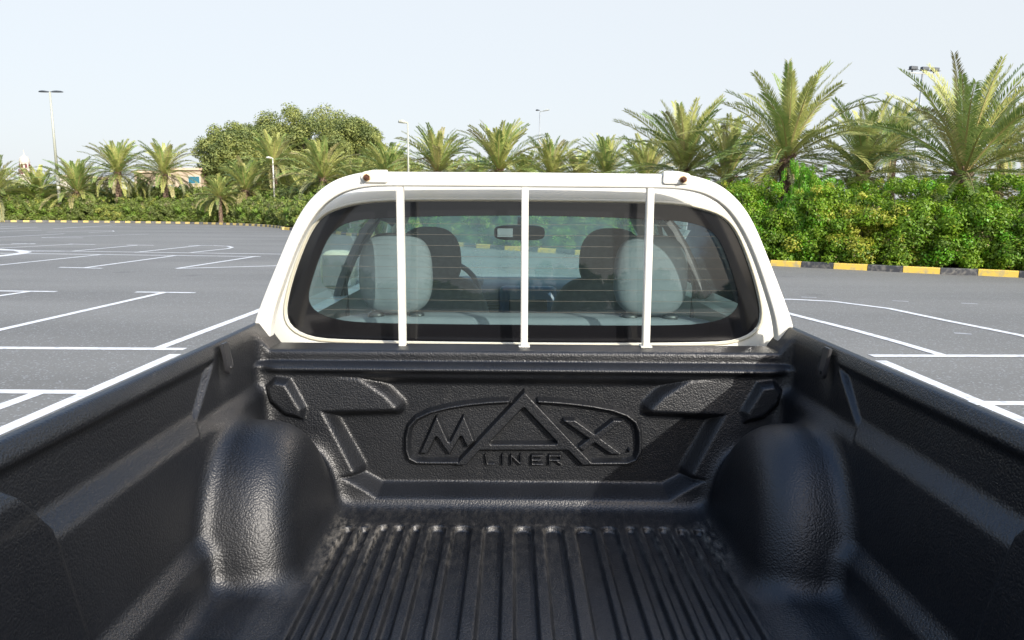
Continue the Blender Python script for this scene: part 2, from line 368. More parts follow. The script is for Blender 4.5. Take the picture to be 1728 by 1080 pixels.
# painted bay lines (photo measurements turned into ground points)
LW = .13
def lines(name, polys, m, w=LW, z=.004):
    bm = bmesh.new()
    for k, pl in enumerate(polys):
        P = [gr(*p) if not isinstance(p, Vector) else p for p in pl]; P = [Vector((p.x, p.y)) for p in P]
        prev = None
        for i, p in enumerate(P):
            d = (P[min(i+1,len(P)-1)]-P[max(i-1,0)]).normalized(); n = Vector((-d.y, d.x))*w/2
            zz = z + .00006*k
            cur = (bm.verts.new((p.x+n.x, p.y+n.y, zz)), bm.verts.new((p.x-n.x, p.y-n.y, zz)))
            if prev: bm.faces.new((prev[0], prev[1], cur[1], cur[0]))
            prev = cur
    for f in bm.faces:
        f.normal_update()
        if f.normal.z < 0: f.normal_flip()
    o = link(name, bm_mesh(bm, name), m); tag(o, kind='structure'); return o
V2 = lambda x, y: Vector((x, y, 0))
yl = gr(0, 587)
pl = [[V2(gr(151,663).x, -3), V2(gr(292,600).x, gr(292,598).y)], [V2(gr(1728,713).x, -3), V2(gr(1486,609).x, gr(1486,609).y)],
      [gr(-200,586), gr(312,589.5)], [gr(-200,660), gr(150,662)], [(266,588.5), (422,530), (470,511)], [gr(-120,730), gr(66,663)],
      [gr(-150,591), gr(278,493.5)], [(229,493), (329,494.2)], [gr(-60,490.5), (95,492.3)], [gr(-60,508), (50,492)],
      [(100,451.2), (172,453)], [(143,452), (298,431.2)], [(298,453.3), (433,432.6)], [(298,453.3), (455,449), (520,447)], [gr(-40,451.5), (170,429.8)],
      [gr(-100,426.2), (440,433.2)], [gr(-100,421), (520,429.6)],
      [(50,424.5), (122,424.0), (232,413.8)], [(214,413.4), (260,414.2)], [(229,426), (336,414.6)], [(318,414.3),(360,414.6),(385,415.6),(392,417.6),(384,419.8),(322,426.3)],
      [gr(-20,420), (122,412.2)], [(116,411.8), (161,412.8)], [gr(-40,414.6), (60,411.2)], [(20,411), (60,411.8)],
      [(70,401), (251,395.2)], [(70,401.2), (140,401.6)], [gr(-40,402.5), (109,394.6)], [(80,391.8), (190,388.8), (192,390.6), (150,392.4)], [gr(-30,392), (70,388.4)],
      [gr(-30,387.6), (63,383.4)], [gr(-30,384.2),(30,381.6)],[(90,386.2),(196,379.8)],[(110,384),(222,382)],
      [(1250,504),(1335,505.5), (1406,509), (1500,521), (1595,541), (1728,567.5), gr(1900,620)], [(1250,508), (1344.5,533), (1437,556.3), (1516,578), (1592,600.5)],
      [gr(1470,601), gr(1950,601.5)], [gr(1640,681), gr(1950,683)]]
lines('bay_lines', pl, M_LINE)
lines('bay_arrow_loop', [[gr(-60,417), (0,420.8), (32,422.8), (44,425.4), (30,428.6), (0,432), gr(-60,437)]], M_LINE, .34, .002)
lines('faded_lines', [[(1506,507.6),(1533,508.8)], [(1622,511.8),(1650,513)], [(1352,501.4),(1378,502.2)], [(1610,562),(1640,564)]], M_LINEF, .10, .002)

# ================================================================== PICKUP
TC = .033; YC = 3.0
truck = empty('pickup_truck', (TC, YC, 0))
tag(truck, 'white double-cab pickup seen from its open bed with black ribbed bed liner', 'pickup')
CT = Vector((TC, 0, 0))
def loc2(px, py, Y):              # truck-local (x from centre line, z)
    p = at(px, py, Y); return (p.x-TC, p.z)

# ---- bed liner as one moulded skin (implicit surface, surface nets)
ZR, ZF, YW = 1.331, .846, 1.82
def smin(a, b, k):
    h = np.clip(.5+.5*(b-a)/k, 0, 1); return b*(1-h)+a*h-k*h*(1-h)
def smax(a, b, k): return -smin(-a, -b, k)
def sst(a, b, x):
    t = np.clip((x-a)/(b-a), 0, 1); return t*t*(3-2*t)
def poly_sd(X, Z, P):
    d = None; s = None; n = len(P)
    for i in range(n):
        ax, az = P[i]; bx, bz = P[(i+1) % n]
        ex, ez = bx-ax, bz-az; wx, wz = X-ax, Z-az
        t = np.clip((wx*ex+wz*ez)/(ex*ex+ez*ez+1e-12), 0, 1)
        dd = (wx-ex*t)**2+(wz-ez*t)**2
        c = ((az <= Z) & (bz > Z)) | ((bz <= Z) & (az > Z))
        xc = ax+(Z-az)/(ez if abs(ez) > 1e-9 else 1e-9)*ex
        cr = c & (X < xc)
        d = dd if d is None else np.minimum(d, dd)
        s = cr if s is None else s ^ cr
    d = np.sqrt(d); return np.where(s, -d, d)
half = [(540-22,630),(606,641),(648,668),(666,686),(541,689),(598,790),(574,797),(640,833)]
hl = [loc2(x, y, 1.845) for x, y in half]
zt_ = loc2(884, 634, 1.845)[1]; zb_ = hl[-1][1]
RP = [(x, z) for x, z in hl]; RP[0] = (RP[0][0], zt_)
RECESS = RP + [(-x, z) for x, z in RP[::-1]]
BOSS = [loc2(x, y, 1.822) for x, y in [(446,652),(462,636),(489,640),(518,688),(514,710),(480,702),(454,678)]]
BZ = min(p[1] for p in BOSS)
z_strip = loc2(884, 620, 1.84)[1]
GC = [0, .0755, .154, .216, .272, .314, .355, .400, .441]
GH = [.0240, .0240, .0230, .0195, .0115, .0115, .0115, .0115, .0125]
def front_Y(x, z):
    ax = np.abs(x)
    fr = 1.806 + .030*np.clip((z-.88)/.33, 0, 1)
    sd_ = poly_sd(-ax, z, RECESS)
    t = sst(0, 1, -sd_/.032)
    Y = fr*(1-t) + 1.867*t
    b = sst(-.1, 1, -poly_sd(-ax, z, BOSS)/.017)
    Y = Y - (.020+.10*np.clip(z-BZ, 0, .12))*b
    up = sst(z_strip, z_strip+.012, z)
    Y = Y*(1-up) + 1.858*up
    Y = Y - .016*np.exp(-((z-z_strip+.006)/.010)**2)*sst(.705,.65,ax)
    return Y
PA = ([.83,.940,.972,1.170,1.202,1.285,1.300,1.34], [.640,.655,.680,.690,.722,.727,.709,.711])
PB = ([.83,.940,.972,1.160,1.185,1.30,1.34], [.640,.655,.680,.690,.710,.711,.712])
PC = ([.83,.940,.972,1.27,1.295,1.34], [.635,.65,.665,.680,.706,.710])
def sinterp(z, P):
    return sum(np.interp(z+d, *P) for d in (-.007,-.0035,0,.0035,.007))/5
def side_W(y, z):
    A = sinterp(z, PA); B = sinterp(z, PB); C_ = sinterp(z, PC)
    yb = 1.575-(1.296-z)*1.03; w = sst(0, .014, y-yb)
    W = A*(1-w)+B*w
    yr = np.interp(z, [.85,1.02,1.196,1.265,1.33], [1.03,1.0,.965,.91,.84]); w2 = sst(0, .025, yr-y)
    W = W*(1-w2)+C_*w2
    # shallow saddle where the strap is screwed
    W = W + .010*np.exp(-((y-1.633)/.035)**2-((z-1.275)/.05)**2)
    return W
def floor_Z(x, y):
    ax = np.abs(x); g = None
    for c, h in zip(GC, GH):
        # rounded-end slot
        ye = 1.708-.01*(ax > .37)
        dy = np.maximum(y-(ye-h), 0); dx = np.abs(ax-c)
        s = np.sqrt(dx*dx+dy*dy)-h
        g = s if g is None else np.minimum(g, s)
    rib = sst(.0035, -.0045, g)
    Z = ZF - .014*rib
    Z = Z + .005*sst(1.72, 1.79, y)                        # front apron
    Z = Z + .016*sst(.47, .545, ax)
    return Z
def arch(x, y, z):
    ax = np.abs(x)
    e = np.sqrt(((y-1.608)/.252)**2 + ((z-.80)/.345)**2)
    q = (e-1)*.29
    qx = .492+.03*np.clip((z-.85)/.3,0,1)-ax
    return smax(q, qx, .105)
def S(x, y, z):
    ax = np.abs(x)
    s = smin(front_Y(x, z)-y, side_W(y, z)-ax, .035)
    s = smin(s, arch(x, y, z), .040)
    s = smin(s, z-floor_Z(x, y), .042)
    zt = np.interp(ax, [.680, .724], [1.270, ZR])
    s = smax(s, z-zt, .014)
    s = smax(s, ax-.746, .010)
    s = smax(s, y-1.965, .008)
    return s
def surface_nets(h):
    xs = np.arange(0, .77, h, dtype=np.float32)      # half, mirrored after
    ys = np.arange(.40, 2.05, h, dtype=np.float32); zs = np.arange(.820, 1.36, h, dtype=np.float32)
    xs = np.concatenate([[-h], xs]).astype(np.float32)
    X, Y, Z = xs[:,None,None], ys[None,:,None], zs[None,None,:]
    G = S(X, Y, Z).astype(np.float32)
    ins = (G < 0)
    c = [(i,j,k) for i in (0,1) for j in (0,1) for k in (0,1)]
    nx, ny, nz = G.shape
    cnt = np.zeros((nx-1,ny-1,nz-1), np.int8)
    for i,j,k in c: cnt += ins[i:nx-1+i, j:ny-1+j, k:nz-1+k]
    act = (cnt > 0) & (cnt < 8)
    I, J, Kk = np.nonzero(act); n = len(I)
    idx = np.full(act.shape, -1, np.int32); idx[I,J,Kk] = np.arange(n)
    acc = np.zeros((n,3)); num = np.zeros(n)
    for a in c:
        for ax in range(3):
            if a[ax]: continue
            b = list(a); b[ax] = 1
            va = G[I+a[0],J+a[1],Kk+a[2]]; vb = G[I+b[0],J+b[1],Kk+b[2]]
            m = (va < 0) != (vb < 0); t = np.where(m, va/(va-vb+1e-20), 0)
            p = np.stack([I+a[0],J+a[1],Kk+a[2]],1).astype(float); p[:,ax] += t
            acc[m] += p[m]; num[m] += 1
    V = acc/num[:,None]
    V = np.stack([xs[0]+V[:,0]*h, ys[0]+V[:,1]*h, zs[0]+V[:,2]*h],1)
    FA = []
    for ax in range(3):
        sl0 = [slice(1,-1)]*3; 
        o1, o2 = [(1,2),(2,0),(0,1)][ax]
        A = [slice(None)]*3; B = [slice(None)]*3; A[ax] = slice(0,-1); B[ax] = slice(1,None)
        for o in (o1,o2): A[o] = slice(1,-1); B[o] = slice(1,-1)
        ia, ib = ins[tuple(A)], ins[tuple(B)]
        m = ia != ib; P = np.array(np.nonzero(m)).T
        P[:, o1] += 1; P[:, o2] += 1
        flip = ia[m]
        def cid(d1, d2):
            Q = P.copy(); Q[:,o1] -= d1; Q[:,o2] -= d2; return idx[Q[:,0],Q[:,1],Q[:,2]]
        q = np.stack([cid(1,1), cid(0,1), cid(0,0), cid(1,0)],1)
        q[~flip] = q[~flip][:, ::-1]
        FA.append(q)
    Fc = np.concatenate(FA); Fc = Fc[(Fc >= 0).all(1)]
    for it in range(2):
        e = .0006; x, y, z = V.T
        s0 = S(x,y,z); gx = (S(x+e,y,z)-s0)/e; gy = (S(x,y+e,z)-s0)/e; gz = (S(x,y,z+e)-s0)/e
        k = np.clip(s0/(gx*gx+gy*gy+gz*gz+1e-6), -.002, .002)
        V = V - np.stack([gx*k, gy*k, gz*k],1)
    return V, Fc
V, Fc = surface_nets(.004)
cen = V[Fc].mean(1)
keep = ~((np.abs(cen[:,0]) > .738) & (cen[:,2] < 1.285)) & ~((cen[:,1] > 1.957) & (cen[:,2] < 1.25)) & (cen[:,1] > .42) & (cen[:,0] > -.0001)
Fc = Fc[keep]
V[:,0] = np.where(V[:,0] < .0028, np.maximum(V[:,0],0), V[:,0])
V2m = V.copy(); V2m[:,0] *= -1
Fall = np.concatenate([Fc, Fc[:, ::-1]+len(V)]); Vall = np.concatenate([V, V2m])
used = np.unique(Fall); rm = np.full(len(Vall), -1); rm[used] = np.arange(len(used)); Vall = Vall[used]; Fall = rm[Fall]
Vw = Vall + np.array([TC, 0, 0])
me = np_mesh('bed_liner', Vw, Fall)
bm = bmesh.new(); bm.from_mesh(me); bmesh.ops.remove_doubles(bm, verts=[v for v in bm.verts if abs(v.co.x-TC) < .0032], dist=.0033)
bm.to_mesh(me); bm.free()
# scuffing and dust where loads rub: groove edges at the front of the floor
co = np.zeros(len(me.vertices)*3, np.float32); me.vertices.foreach_get('co', co); co = co.reshape(-1,3); lx = co[:,0]-TC; ax = np.abs(lx)
zed = floor_Z(lx, co[:,1]); onfl = sst(.02, .004, np.abs(co[:,2]-zed))
g = np.full(len(lx), 9.)
for c_, h_ in zip(GC, GH):
    dy = np.maximum(co[:,1]-(1.708-h_), 0); g = np.minimum(g, np.abs(np.sqrt((ax-c_)**2+dy*dy)-h_-.001))
edge = sst(.007, .001, g)
wv = onfl*(edge*sst(1.32, 1.67, co[:,1])*(.35+.75*sst(.2,.42,ax)) + .30*sst(.012,.0,np.abs(co[:,1]-1.716))*(ax < .47) + .9*sst(.03,.0,np.abs(ax-.465))*sst(1.4,1.66,co[:,1])*(co[:,1] < 1.74)
     + .9*np.exp(-((lx+.385)/.03)**2-((co[:,1]-1.64)/.05)**2) + .10*sst(1.2,1.7,co[:,1]))
at_ = me.attributes.new('wear', 'FLOAT', 'POINT'); at_.data.foreach_set('value', np.clip(wv*.55+.03*onfl,0,1).astype(np.float32))
liner = link('bed_liner', me, M_LINER, truck, smooth=True)
tag(liner, 'black leather-grained moulded bed liner')

# ---- emblem moulded on the front panel (2 mm height field)
def ec(x, y): return loc2(660+x*.2662, 640+y*.2662, 1.865)
def seg_sd(X, Z, pts, w):
    d = None
    for i in range(len(pts)-1):
        ax, az = pts[i]; bx, bz = pts[i+1]; ex, ez = bx-ax, bz-az; wx, wz = X-ax, Z-az
        t = np.clip((wx*ex+wz*ez)/(ex*ex+ez*ez+1e-12), 0, 1); q = np.sqrt((wx-ex*t)**2+(wz-ez*t)**2)
        d = q if d is None else np.minimum(d, q)
    return d-w
hE = .0015
c0 = ec(60, 30); c1 = ec(1620, 570)
xs = np.arange(c0[0], c1[0], hE); zs = np.arange(c1[1]-.004, c0[1]+.004, hE); X, Z = np.meshgrid(xs, zs, indexing='ij')
E = lambda L: [ec(*p) for p in L]
ringL = E([(745,132),(620,138),(500,150),(370,170),(250,200),(165,240),(120,290),(104,360),(104,440),(120,490),(165,514),(240,517),(420,517)])
ringR = E([(935,132),(1040,138),(1150,148),(1280,165),(1400,188),(1490,220),(1545,262),(1568,320),(1572,400),(1568,455),(1545,500),(1490,520),(1270,522)])
sA = np.maximum(poly_sd(X, Z, E([(845,52),(1180,408),(1290,520),(1270,540),(1205,541),(1112,446),(568,446),(482,541),(395,541),(400,525)])), -poly_sd(X, Z, E([(840,180),(1038,388),(638,388)])))
sM = poly_sd(X, Z, E([(175,466),(283,222),(302,222),(372,378),(455,218),(472,218),(540,385),(482,432),(445,358),(372,482),(290,362),(237,468)]))
sX = np.minimum(poly_sd(X, Z, E([(1080,258),(1085,240),(1168,240),(1475,462),(1465,473),(1388,473)])), poly_sd(X, Z, E([(1400,240),(1470,243),(1470,262),(1215,455),(1165,420)])))
sR = np.minimum(seg_sd(X, Z, ringL, .0100), seg_sd(X, Z, ringR, .0100))
dc = ec(1510, 446); sD = np.sqrt((X-dc[0])**2+(Z-dc[1])**2)-.0075
lw = .0042
sL = None
for st in [[(600,474),(608,530),(655,530)], [(708,474),(708,534)], [(762,535),(762,476),(822,533),(822,474)], [(962,478),(893,478),(893,532),(962,532)], [(893,505),(945,505)],
           [(1002,535),(1002,478),(1072,478),(1072,506),(1002,506)], [(1040,506),(1082,534)]]:
    q = seg_sd(X, Z, E(st), lw); sL = q if sL is None else np.minimum(sL, q)
rp = lambda s, w, h: h*sst(0, w, -s)
hr = np.maximum.reduce([rp(sA,.007,.021), rp(sM,.006,.018), rp(sX,.006,.018), rp(sR,.009,.020), rp(sD,.007,.016), rp(sL,.0035,.013)])
groove = -.0035*np.exp(-(np.minimum.reduce([sA,sM,sX,sR,sD])/.004)**2)*(hr <= 0)
Yp = 1.8655 - hr
nx_, nz_ = X.shape
Vv = np.stack([X.ravel()+TC, Yp.ravel(), Z.ravel()],1); ii = np.arange(nx_*nz_).reshape(nx_, nz_)
Q = np.stack([ii[:-1,:-1].ravel(), ii[1:,:-1].ravel(), ii[1:,1:].ravel(), ii[:-1,1:].ravel()],1)
mk = (hr.ravel()[Q].max(1) > 1e-6) ; Q = Q[mk]
Vv[:,1] = np.where(hr.ravel() <= 0, 1.8695, Vv[:,1]+.0005)
us = np.unique(Q); rm = np.full(len(Vv), -1); rm[us] = np.arange(len(us)); Vv = Vv[us]; Q = rm[Q]
emb = link('emblem', np_mesh('emblem', Vv, Q), M_EMB, liner, smooth=True)
tag(emb, 'raised moulded lettering MAX LINER inside a rounded outline')

# ---- strap clips on the liner sides
def clip(sx):
    bm = bmesh.new()
    # flat tongue hanging from the rail, rounded lower end
    pr = [(-.013,.052),(-.014,.0),(-.0135,-.012),(-.010,-.021),(-.004,-.026),(.004,-.026),(.010,-.021),(.0135,-.012),(.014,0),(.013,.052)]
    top = [bm.verts.new((0, 1.633+a_*1.25, 1.281+b_*.95)) for a_, b_ in pr]
    f = bm.faces.new(top); r = bmesh.ops.extrude_face_region(bm, geom=[f])
    bmesh.ops.translate(bm, vec=(.009, 0, 0), verts=[v for v in r['geom'] if isinstance(v, bmesh.types.BMVert)])
    bmesh.ops.recalc_face_normals(bm, faces=bm.faces)
    bmesh.ops.bevel(bm, geom=[e for e in bm.edges], offset=.0018, segments=2, affect='EDGES')
    for v in bm.verts:
        v.co.x = sx*(.6935 + v.co.x + .008*(v.co.z > 1.322) ) + TC
    bmesh.ops.recalc_face_normals(bm, faces=bm.faces)
    o = link('strap_clip', bm_mesh(bm, 'strap_clip'), M_BARSH, liner)
    bm = bmesh.new()
    bmesh.ops.create_cone(bm, cap_ends=True, segments=16, radius1=.0048, radius2=.0035, depth=.004, matrix=Matrix.Translation((sx*.6915+TC, 1.633, 1.272)) @ Matrix.Rotation(math.pi/2, 4, 'Y'))
    link('screw', bm_mesh(bm, 'screw'), M_GASK, o)
clip(-1); clip(1)

# ---- cab: rear wall with window
def gout(px, py): return loc2(px, py, 2.01)
LG = [(884,340.5),(760,340),(673,340),(615,343),(582,349),(551,358.6),(533,372),(518,395),(502.5,432),(490,468.6),(481,505),(478,529.7),(482.6,548),(499.4,561.7),(527,571),(557.5,573.5),(670,575.5),(884,577)]
LT = [(884,364),(760,364.5),(669,367),(618.6,369),(585,375),(566.6,383),(551,398),(537.6,425.8),(524,465.5),(515,499),(517.8,514.4),(527,526.6),(545,535.8),(572.7,542),(603,545),(670,546.5),(884,548)]
def resl(P, n):
    P = [Vector(p) for p in P]; L = [0]
    for i in range(1, len(P)): L.append(L[-1]+(P[i]-P[i-1]).length)
    out = []
    for k in range(n):
        t = L[-1]*k/(n-1); i = 0
        while i < len(P)-2 and L[i+1] < t: i += 1
        out.append(P[i].lerp(P[i+1], (t-L[i])/(L[i+1]-L[i]+1e-12)))
    return out
def chaikin(P, it=2):
    P = [Vector(p) for p in P]
    for _ in range(it):
        Q = [P[0]]
        for i in range(len(P)-1): Q += [P[i].lerp(P[i+1], .25), P[i].lerp(P[i+1], .75)]
        Q.append(P[-1]); P = Q
    return P
NH = 80
def loop(left):                    # left half outline (x<0) top centre -> bottom centre; returns closed loop
    P = resl(chaikin(left), NH); z0, z1 = P[0].y, P[-1].y
    P[0].x = 0; P[-1].x = 0
    return P + [Vector((-p.x, p.y)) for p in P[-2:0:-1]]
GLo = loop([gout(*p) for p in LG]); GTr = loop([gout(*p) for p in LT])
ZG0 = GLo[NH-1].y
TILT = math.tan(R(3.6))
def yrear(x, z): return 2.002 + (z-1.25)*TILT + .07*x*x
def off(P, d):                     # offset closed loop outwards
    n = len(P); out = []
    for i in range(n):
        t = (P[(i+1)%n]-P[(i-1)%n]).normalized(); out.append(P[i]+Vector((t.y, -t.x))*(-d) if False else P[i]+Vector((-t.y, t.x))*d)
    return out
cx = Vector((0, 1.45))
def outward(P, d):
    Q = off(P, d)
    if (Q[20]-cx).length < (P[20]-cx).length: Q = off(P, -d)
    return Q
def bridge(name, rings, m, parent, closed=True, smooth=True, mi=None, cap=False):
    bm = bmesh.new(); RR = [[bm.verts.new(p) for p in r] for r in rings]; n = len(RR[0])
    for a_ in range(len(RR)-1):
        for k in range(n if closed else n-1):
            f = bm.faces.new((RR[a_][k], RR[a_][(k+1)%n], RR[a_+1][(k+1)%n], RR[a_+1][k])); f.smooth = smooth
            if mi: f.material_index = mi[a_]
    if cap: bm.faces.new(RR[-1])
    bmesh.ops.recalc_face_normals(bm, faces=bm.faces)
    return link(name, bm_mesh(bm, name), m, parent)
def on(P, dy): return [(p.x+TC, yrear(p.x, p.y)+dy, p.y) for p in P]
# cab outline (half): z -> half width, from the tumblehome
OUTH = [(-a_, b_) for a_, b_ in [loc2(x, y, 2.04) for x, y in ((884,303),(700,302.5),(615,306),(570,320),(537,341),(510,370),(484,408),(457,466),(438,516),(427,548),(420,600))]]
OUTH[0] = (0, OUTH[0][1]); OUTH += [(.845,1.05),(.845,.80),(.84,.62),(0,.62)]
SWZ = [p[1] for p in OUTH[3:13]][::-1]; SWW = [p[0] for p in OUTH[3:13]][::-1]
OUTL = loop([(-x, z) for x, z in OUTH])
def scl(P, sx, dz, zc=1.2): return [Vector((p.x*sx, p.y+(dz if p.y > 1.5 else dz*(max(p.y-1.2,0)/.3)))) for p in P]
inner = outward(GLo, .012)
def ring3(P, y, sx=1, dz=0): return [(p.x+TC, y if not callable(y) else y(p.x,p.y), p.y) for p in scl(P, sx, dz)]
# sample angularly matched loops so that the ring between window and outline is regular
def angres(P, n=200):
    A = [(math.atan2((p.y-cx.y)*1.6, p.x), p) for p in P]; out = []
    for k in range(n):
        t = -math.pi + 2*math.pi*k/n; best = None
        for i in range(len(A)):
            a0, p0 = A[i]; a1, p1 = A[(i+1)%len(A)]
            d = a1-a0; d = (d+math.pi)%(2*math.pi)-math.pi; e_ = (t-a0+math.pi)%(2*math.pi)-math.pi
            if abs(d) > 1e-9 and 0 <= e_/d <= 1: best = p0.lerp(p1, e_/d); break
        out.append(best if best else out[-1])
    return out
iA, gA, oA = angres(inner), angres(GLo), angres(OUTL)
iB = angres(outward(GLo, .03))
tw_ = lambda q: min(max((q.y-1.50)/.12, 0), 1)
pan = [[(p.x+TC, yrear(p.x,p.y)-.001, p.y) for p in gA],
       [(p.x+TC, yrear(p.x,p.y)-.006, p.y) for p in iA],
       [(p.x+TC, yrear(p.x,p.y)-.006, p.y) for p in iB],
       [(p.x*.6+q.x*.4+TC, yrear(p.x,p.y)-.004, p.y*.6+q.y*.4) for p, q in zip(iB, oA)],
       [(p.x*.3+q.x*.7+TC, yrear(q.x,q.y)+.002+.020*tw_(q), p.y*.3+q.y*.7) for p, q in zip(iB, oA)],
       [(q.x+TC, yrear(q.x,q.y)+.012+.045*tw_(q), q.y) for q in oA]]
cab = bridge('cab_rear_panel', pan, M_WHITE, truck)
# cream seal round the glass
seal = bridge('window_seal', [[(p.x+TC, yrear(p.x,p.y)-.003, p.y) for p in angres(outward(GLo, -.001))], [(p.x+TC, yrear(p.x,p.y)-.011, p.y) for p in angres(outward(GLo, .003))],
      [(p.x+TC, yrear(p.x,p.y)-.0105, p.y) for p in angres(outward(GLo, .008))], [(p.x+TC, yrear(p.x,p.y)-.004, p.y) for p in angres(outward(GLo, .011))]], M_GUT, truck)
# roof rear lip just above the window
lip = [gout(x, y) for x, y in [(884,330),(760,330),(673,331),(615,334),(575,341),(545,353)]]
# roof shell
prof = [(2.075,-.012,.985),(2.10,0,1),(2.3,.012,1),(2.7,.02,1),(3.1,.012,1),(3.35,-.01,.99),(3.45,-.035,.97)]
rings = []
top = [Vector((x, z)) for x, z in OUTH[:6]]
tp = resl(chaikin(top, 2), 24); tp = [Vector((-p.x, p.y)) for p in tp[::-1]] + tp[1:]
for y, dz, sx in prof: rings.append([(p.x*sx+TC, y, p.y+dz) for p in tp])
roof = bridge('roof', rings, M_WHITE, truck, closed=False)
rin = [[(x_, y_, z_-.025) for x_, y_, z_ in r] for r in rings]
bridge('headliner', rin, M_SEAT, truck, closed=False)
# side frames: door pillars, sills and doors for each side
def sidew(z): return np.interp(z, [.62]+SWZ[1:], [.84]+SWW[1:])
def strip(name, pts, m, parent, th=.03):
    """pts: list of (y,z) polygon laid on the cab side, both thick"""
    for s in (-1, 1):
        bm = bmesh.new()
        a_ = [bm.verts.new((s*sidew(z)+TC, y, z)) for y, z in pts]; b_ = [bm.verts.new((s*(sidew(z)-th)+TC, y, z)) for y, z in pts]
        n = len(pts); bm.faces.new(a_); bm.faces.new(b_[::-1])
        for i in range(n): bm.faces.new((a_[i], a_[(i+1)%n], b_[(i+1)%n], b_[i]))
        bmesh.ops.recalc_face_normals(bm, faces=bm.faces)
        link(name, bm_mesh(bm, name), m, parent)
strip('rear_pillar', [(2.09,1.25),(2.09,1.34),(2.09,1.42),(2.09,1.48),(2.09,1.55),(2.09,1.60),(2.11,1.645),(2.30,1.645),(2.26,1.60),(2.24,1.55),(2.22,1.48),(2.20,1.42),(2.18,1.34),(2.16,1.25)], M_WHITE, truck)
strip('centre_pillar', [(2.98,1.25),(3.0,1.34),(3.01,1.42),(3.02,1.48),(3.03,1.55),(3.04,1.64),(3.12,1.64),(3.12,1.55),(3.11,1.48),(3.10,1.42),(3.09,1.34),(3.08,1.25)], M_BARSH, truck)
for s in (-1, 1):
    tubeobj('front_pillar', [(s*.79+TC, 4.22, 1.22), (s*.72+TC, 3.95, 1.38), (s*.64+TC, 3.68, 1.53), (s*.55+TC, 3.40, 1.640)], [.05,.045,.042,.045], M_TRIM, truck, 10)
    tubeobj('roof_rail', [(s*.53+TC, 2.25, 1.635), (s*.55+TC, 2.6, 1.645), (s*.55+TC, 3.1, 1.645), (s*.54+TC, 3.42, 1.635)], [.03,.03,.03,.03], M_WHITE, truck, 10)
    # doors below the belt line
    for (y0, y1) in ((2.10,3.02),(3.03,4.15)):
        bm = bmesh.new(); zz = [1.27,1.22,1.1,.95,.75,.5]; ww = [sidew(1.27),sidew(1.22),.838,.846,.846,.82]
        R1 = [[bm.verts.new((s*w+TC, y, z)) for z, w in zip(zz, ww)] for y in (y0+.004, y1-.004)]
        R2 = [[bm.verts.new((s*(w-.06)+TC, y, z)) for z, w in zip(zz, ww)] for y in (y0+.004, y1-.004)]
        for k in range(5):
            bm.faces.new((R1[0][k], R1[1][k], R1[1][k+1], R1[0][k+1])); bm.faces.new((R2[0][k], R2[1][k], R2[1][k+1], R2[0][k+1]))
            for q in (0,1): bm.faces.new((R1[q][k], R2[q][k], R2[q][k+1], R1[q][k+1]))
        bm.faces.new((R1[0][0], R1[1][0], R2[1][0], R2[0][0])); bm.faces.new((R1[0][-1], R1[1][-1], R2[1][-1], R2[0][-1]))
        bmesh.ops.recalc_face_normals(bm, faces=bm.faces)
        d_ = link('door', bm_mesh(bm, 'door'), M_WHITE, truck)
        boxobj('door_handle', (s*.855+TC, y0+.14, 1.1), (.025,.15,.03), M_BARSH, d_, .008)
        # window of the door
        bm = bmesh.new(); ya, yb_ = (2.2, 2.99) if y0 < 2.5 else (3.10, 4.0)
        yt0, yt1 = (2.30, 3.0) if y0 < 2.5 else (3.12, 3.48)
        rr_ = []
        for q in range(6):
            z = 1.27 + (1.64-1.27)*q/5; t = q/5
            rr_.append([bm.verts.new((s*(sidew(z)-.012)+TC, ya+(yt0-ya)*t, z)), bm.verts.new((s*(sidew(z)-.012)+TC, yb_+(yt1-yb_)*t, z))])
        for q in range(5): bm.faces.new((rr_[q][0], rr_[q][1], rr_[q+1][1], rr_[q+1][0]))
        link('window_pane', bm_mesh(bm, 'window_pane'), M_SGLASS, d_)
    # wing mirror
    mir = superell('wing_mirror', (s*.99+TC, 3.92, 1.30), (.20,.11,.22), M_TRIM, truck, .6, 24, 14)
    boxobj('mirror_arm', (s*.87+TC, 3.95, 1.22), (.12,.05,.04), M_BARSH, mir, .01)
    boxobj('mirror_glass', (s*.99+TC, 3.866, 1.30), (.15,.004,.165), M_CHROME, mir, .0)
# glass: clear part and black printed border, as one window thing of the truck
gl = bridge('rear_window', [on(angres(GTr), .0)], M_RGLASS, truck) if False else None
bm = bmesh.new()
NX, NZ = 60, 24
pts = on(GLo, .0); vs = [bm.verts.new(p) for p in pts]
bm.free()
def grid_fill(name, P, dy, m, parent, nz=26):
    # rows between left and right boundary
    zmin = min(p.y for p in P)+1e-4; zmax = max(p.y for p in P)-1e-4; rows = []
    for k in range(nz+1):
        t = .5-.5*math.cos(math.pi*k/nz); z = zmin+(zmax-zmin)*t; w = 0
        for i in range(len(P)):
            a_, b_ = P[i], P[(i+1)%len(P)]
            if (a_.y-z)*(b_.y-z) <= 0 and abs(a_.y-b_.y) > 1e-9: w = max(w, abs(a_.x+(b_.x-a_.x)*(z-a_.y)/(b_.y-a_.y)))
        rows.append([(x*w+TC, yrear(x*w, z)+dy, z) for x in np.linspace(-1, 1, 25)])
    return bridge(name, rows, m, parent, closed=False)
rw = grid_fill('rear_window', GLo, .004, M_RGLASS, truck)
bridge('black_border', [[(p.x+TC, yrear(p.x,p.y)+.001, p.y) for p in gA], [(p.x+TC, yrear(p.x,p.y)+.001, p.y) for p in angres(GTr)]], M_BAND, rw)
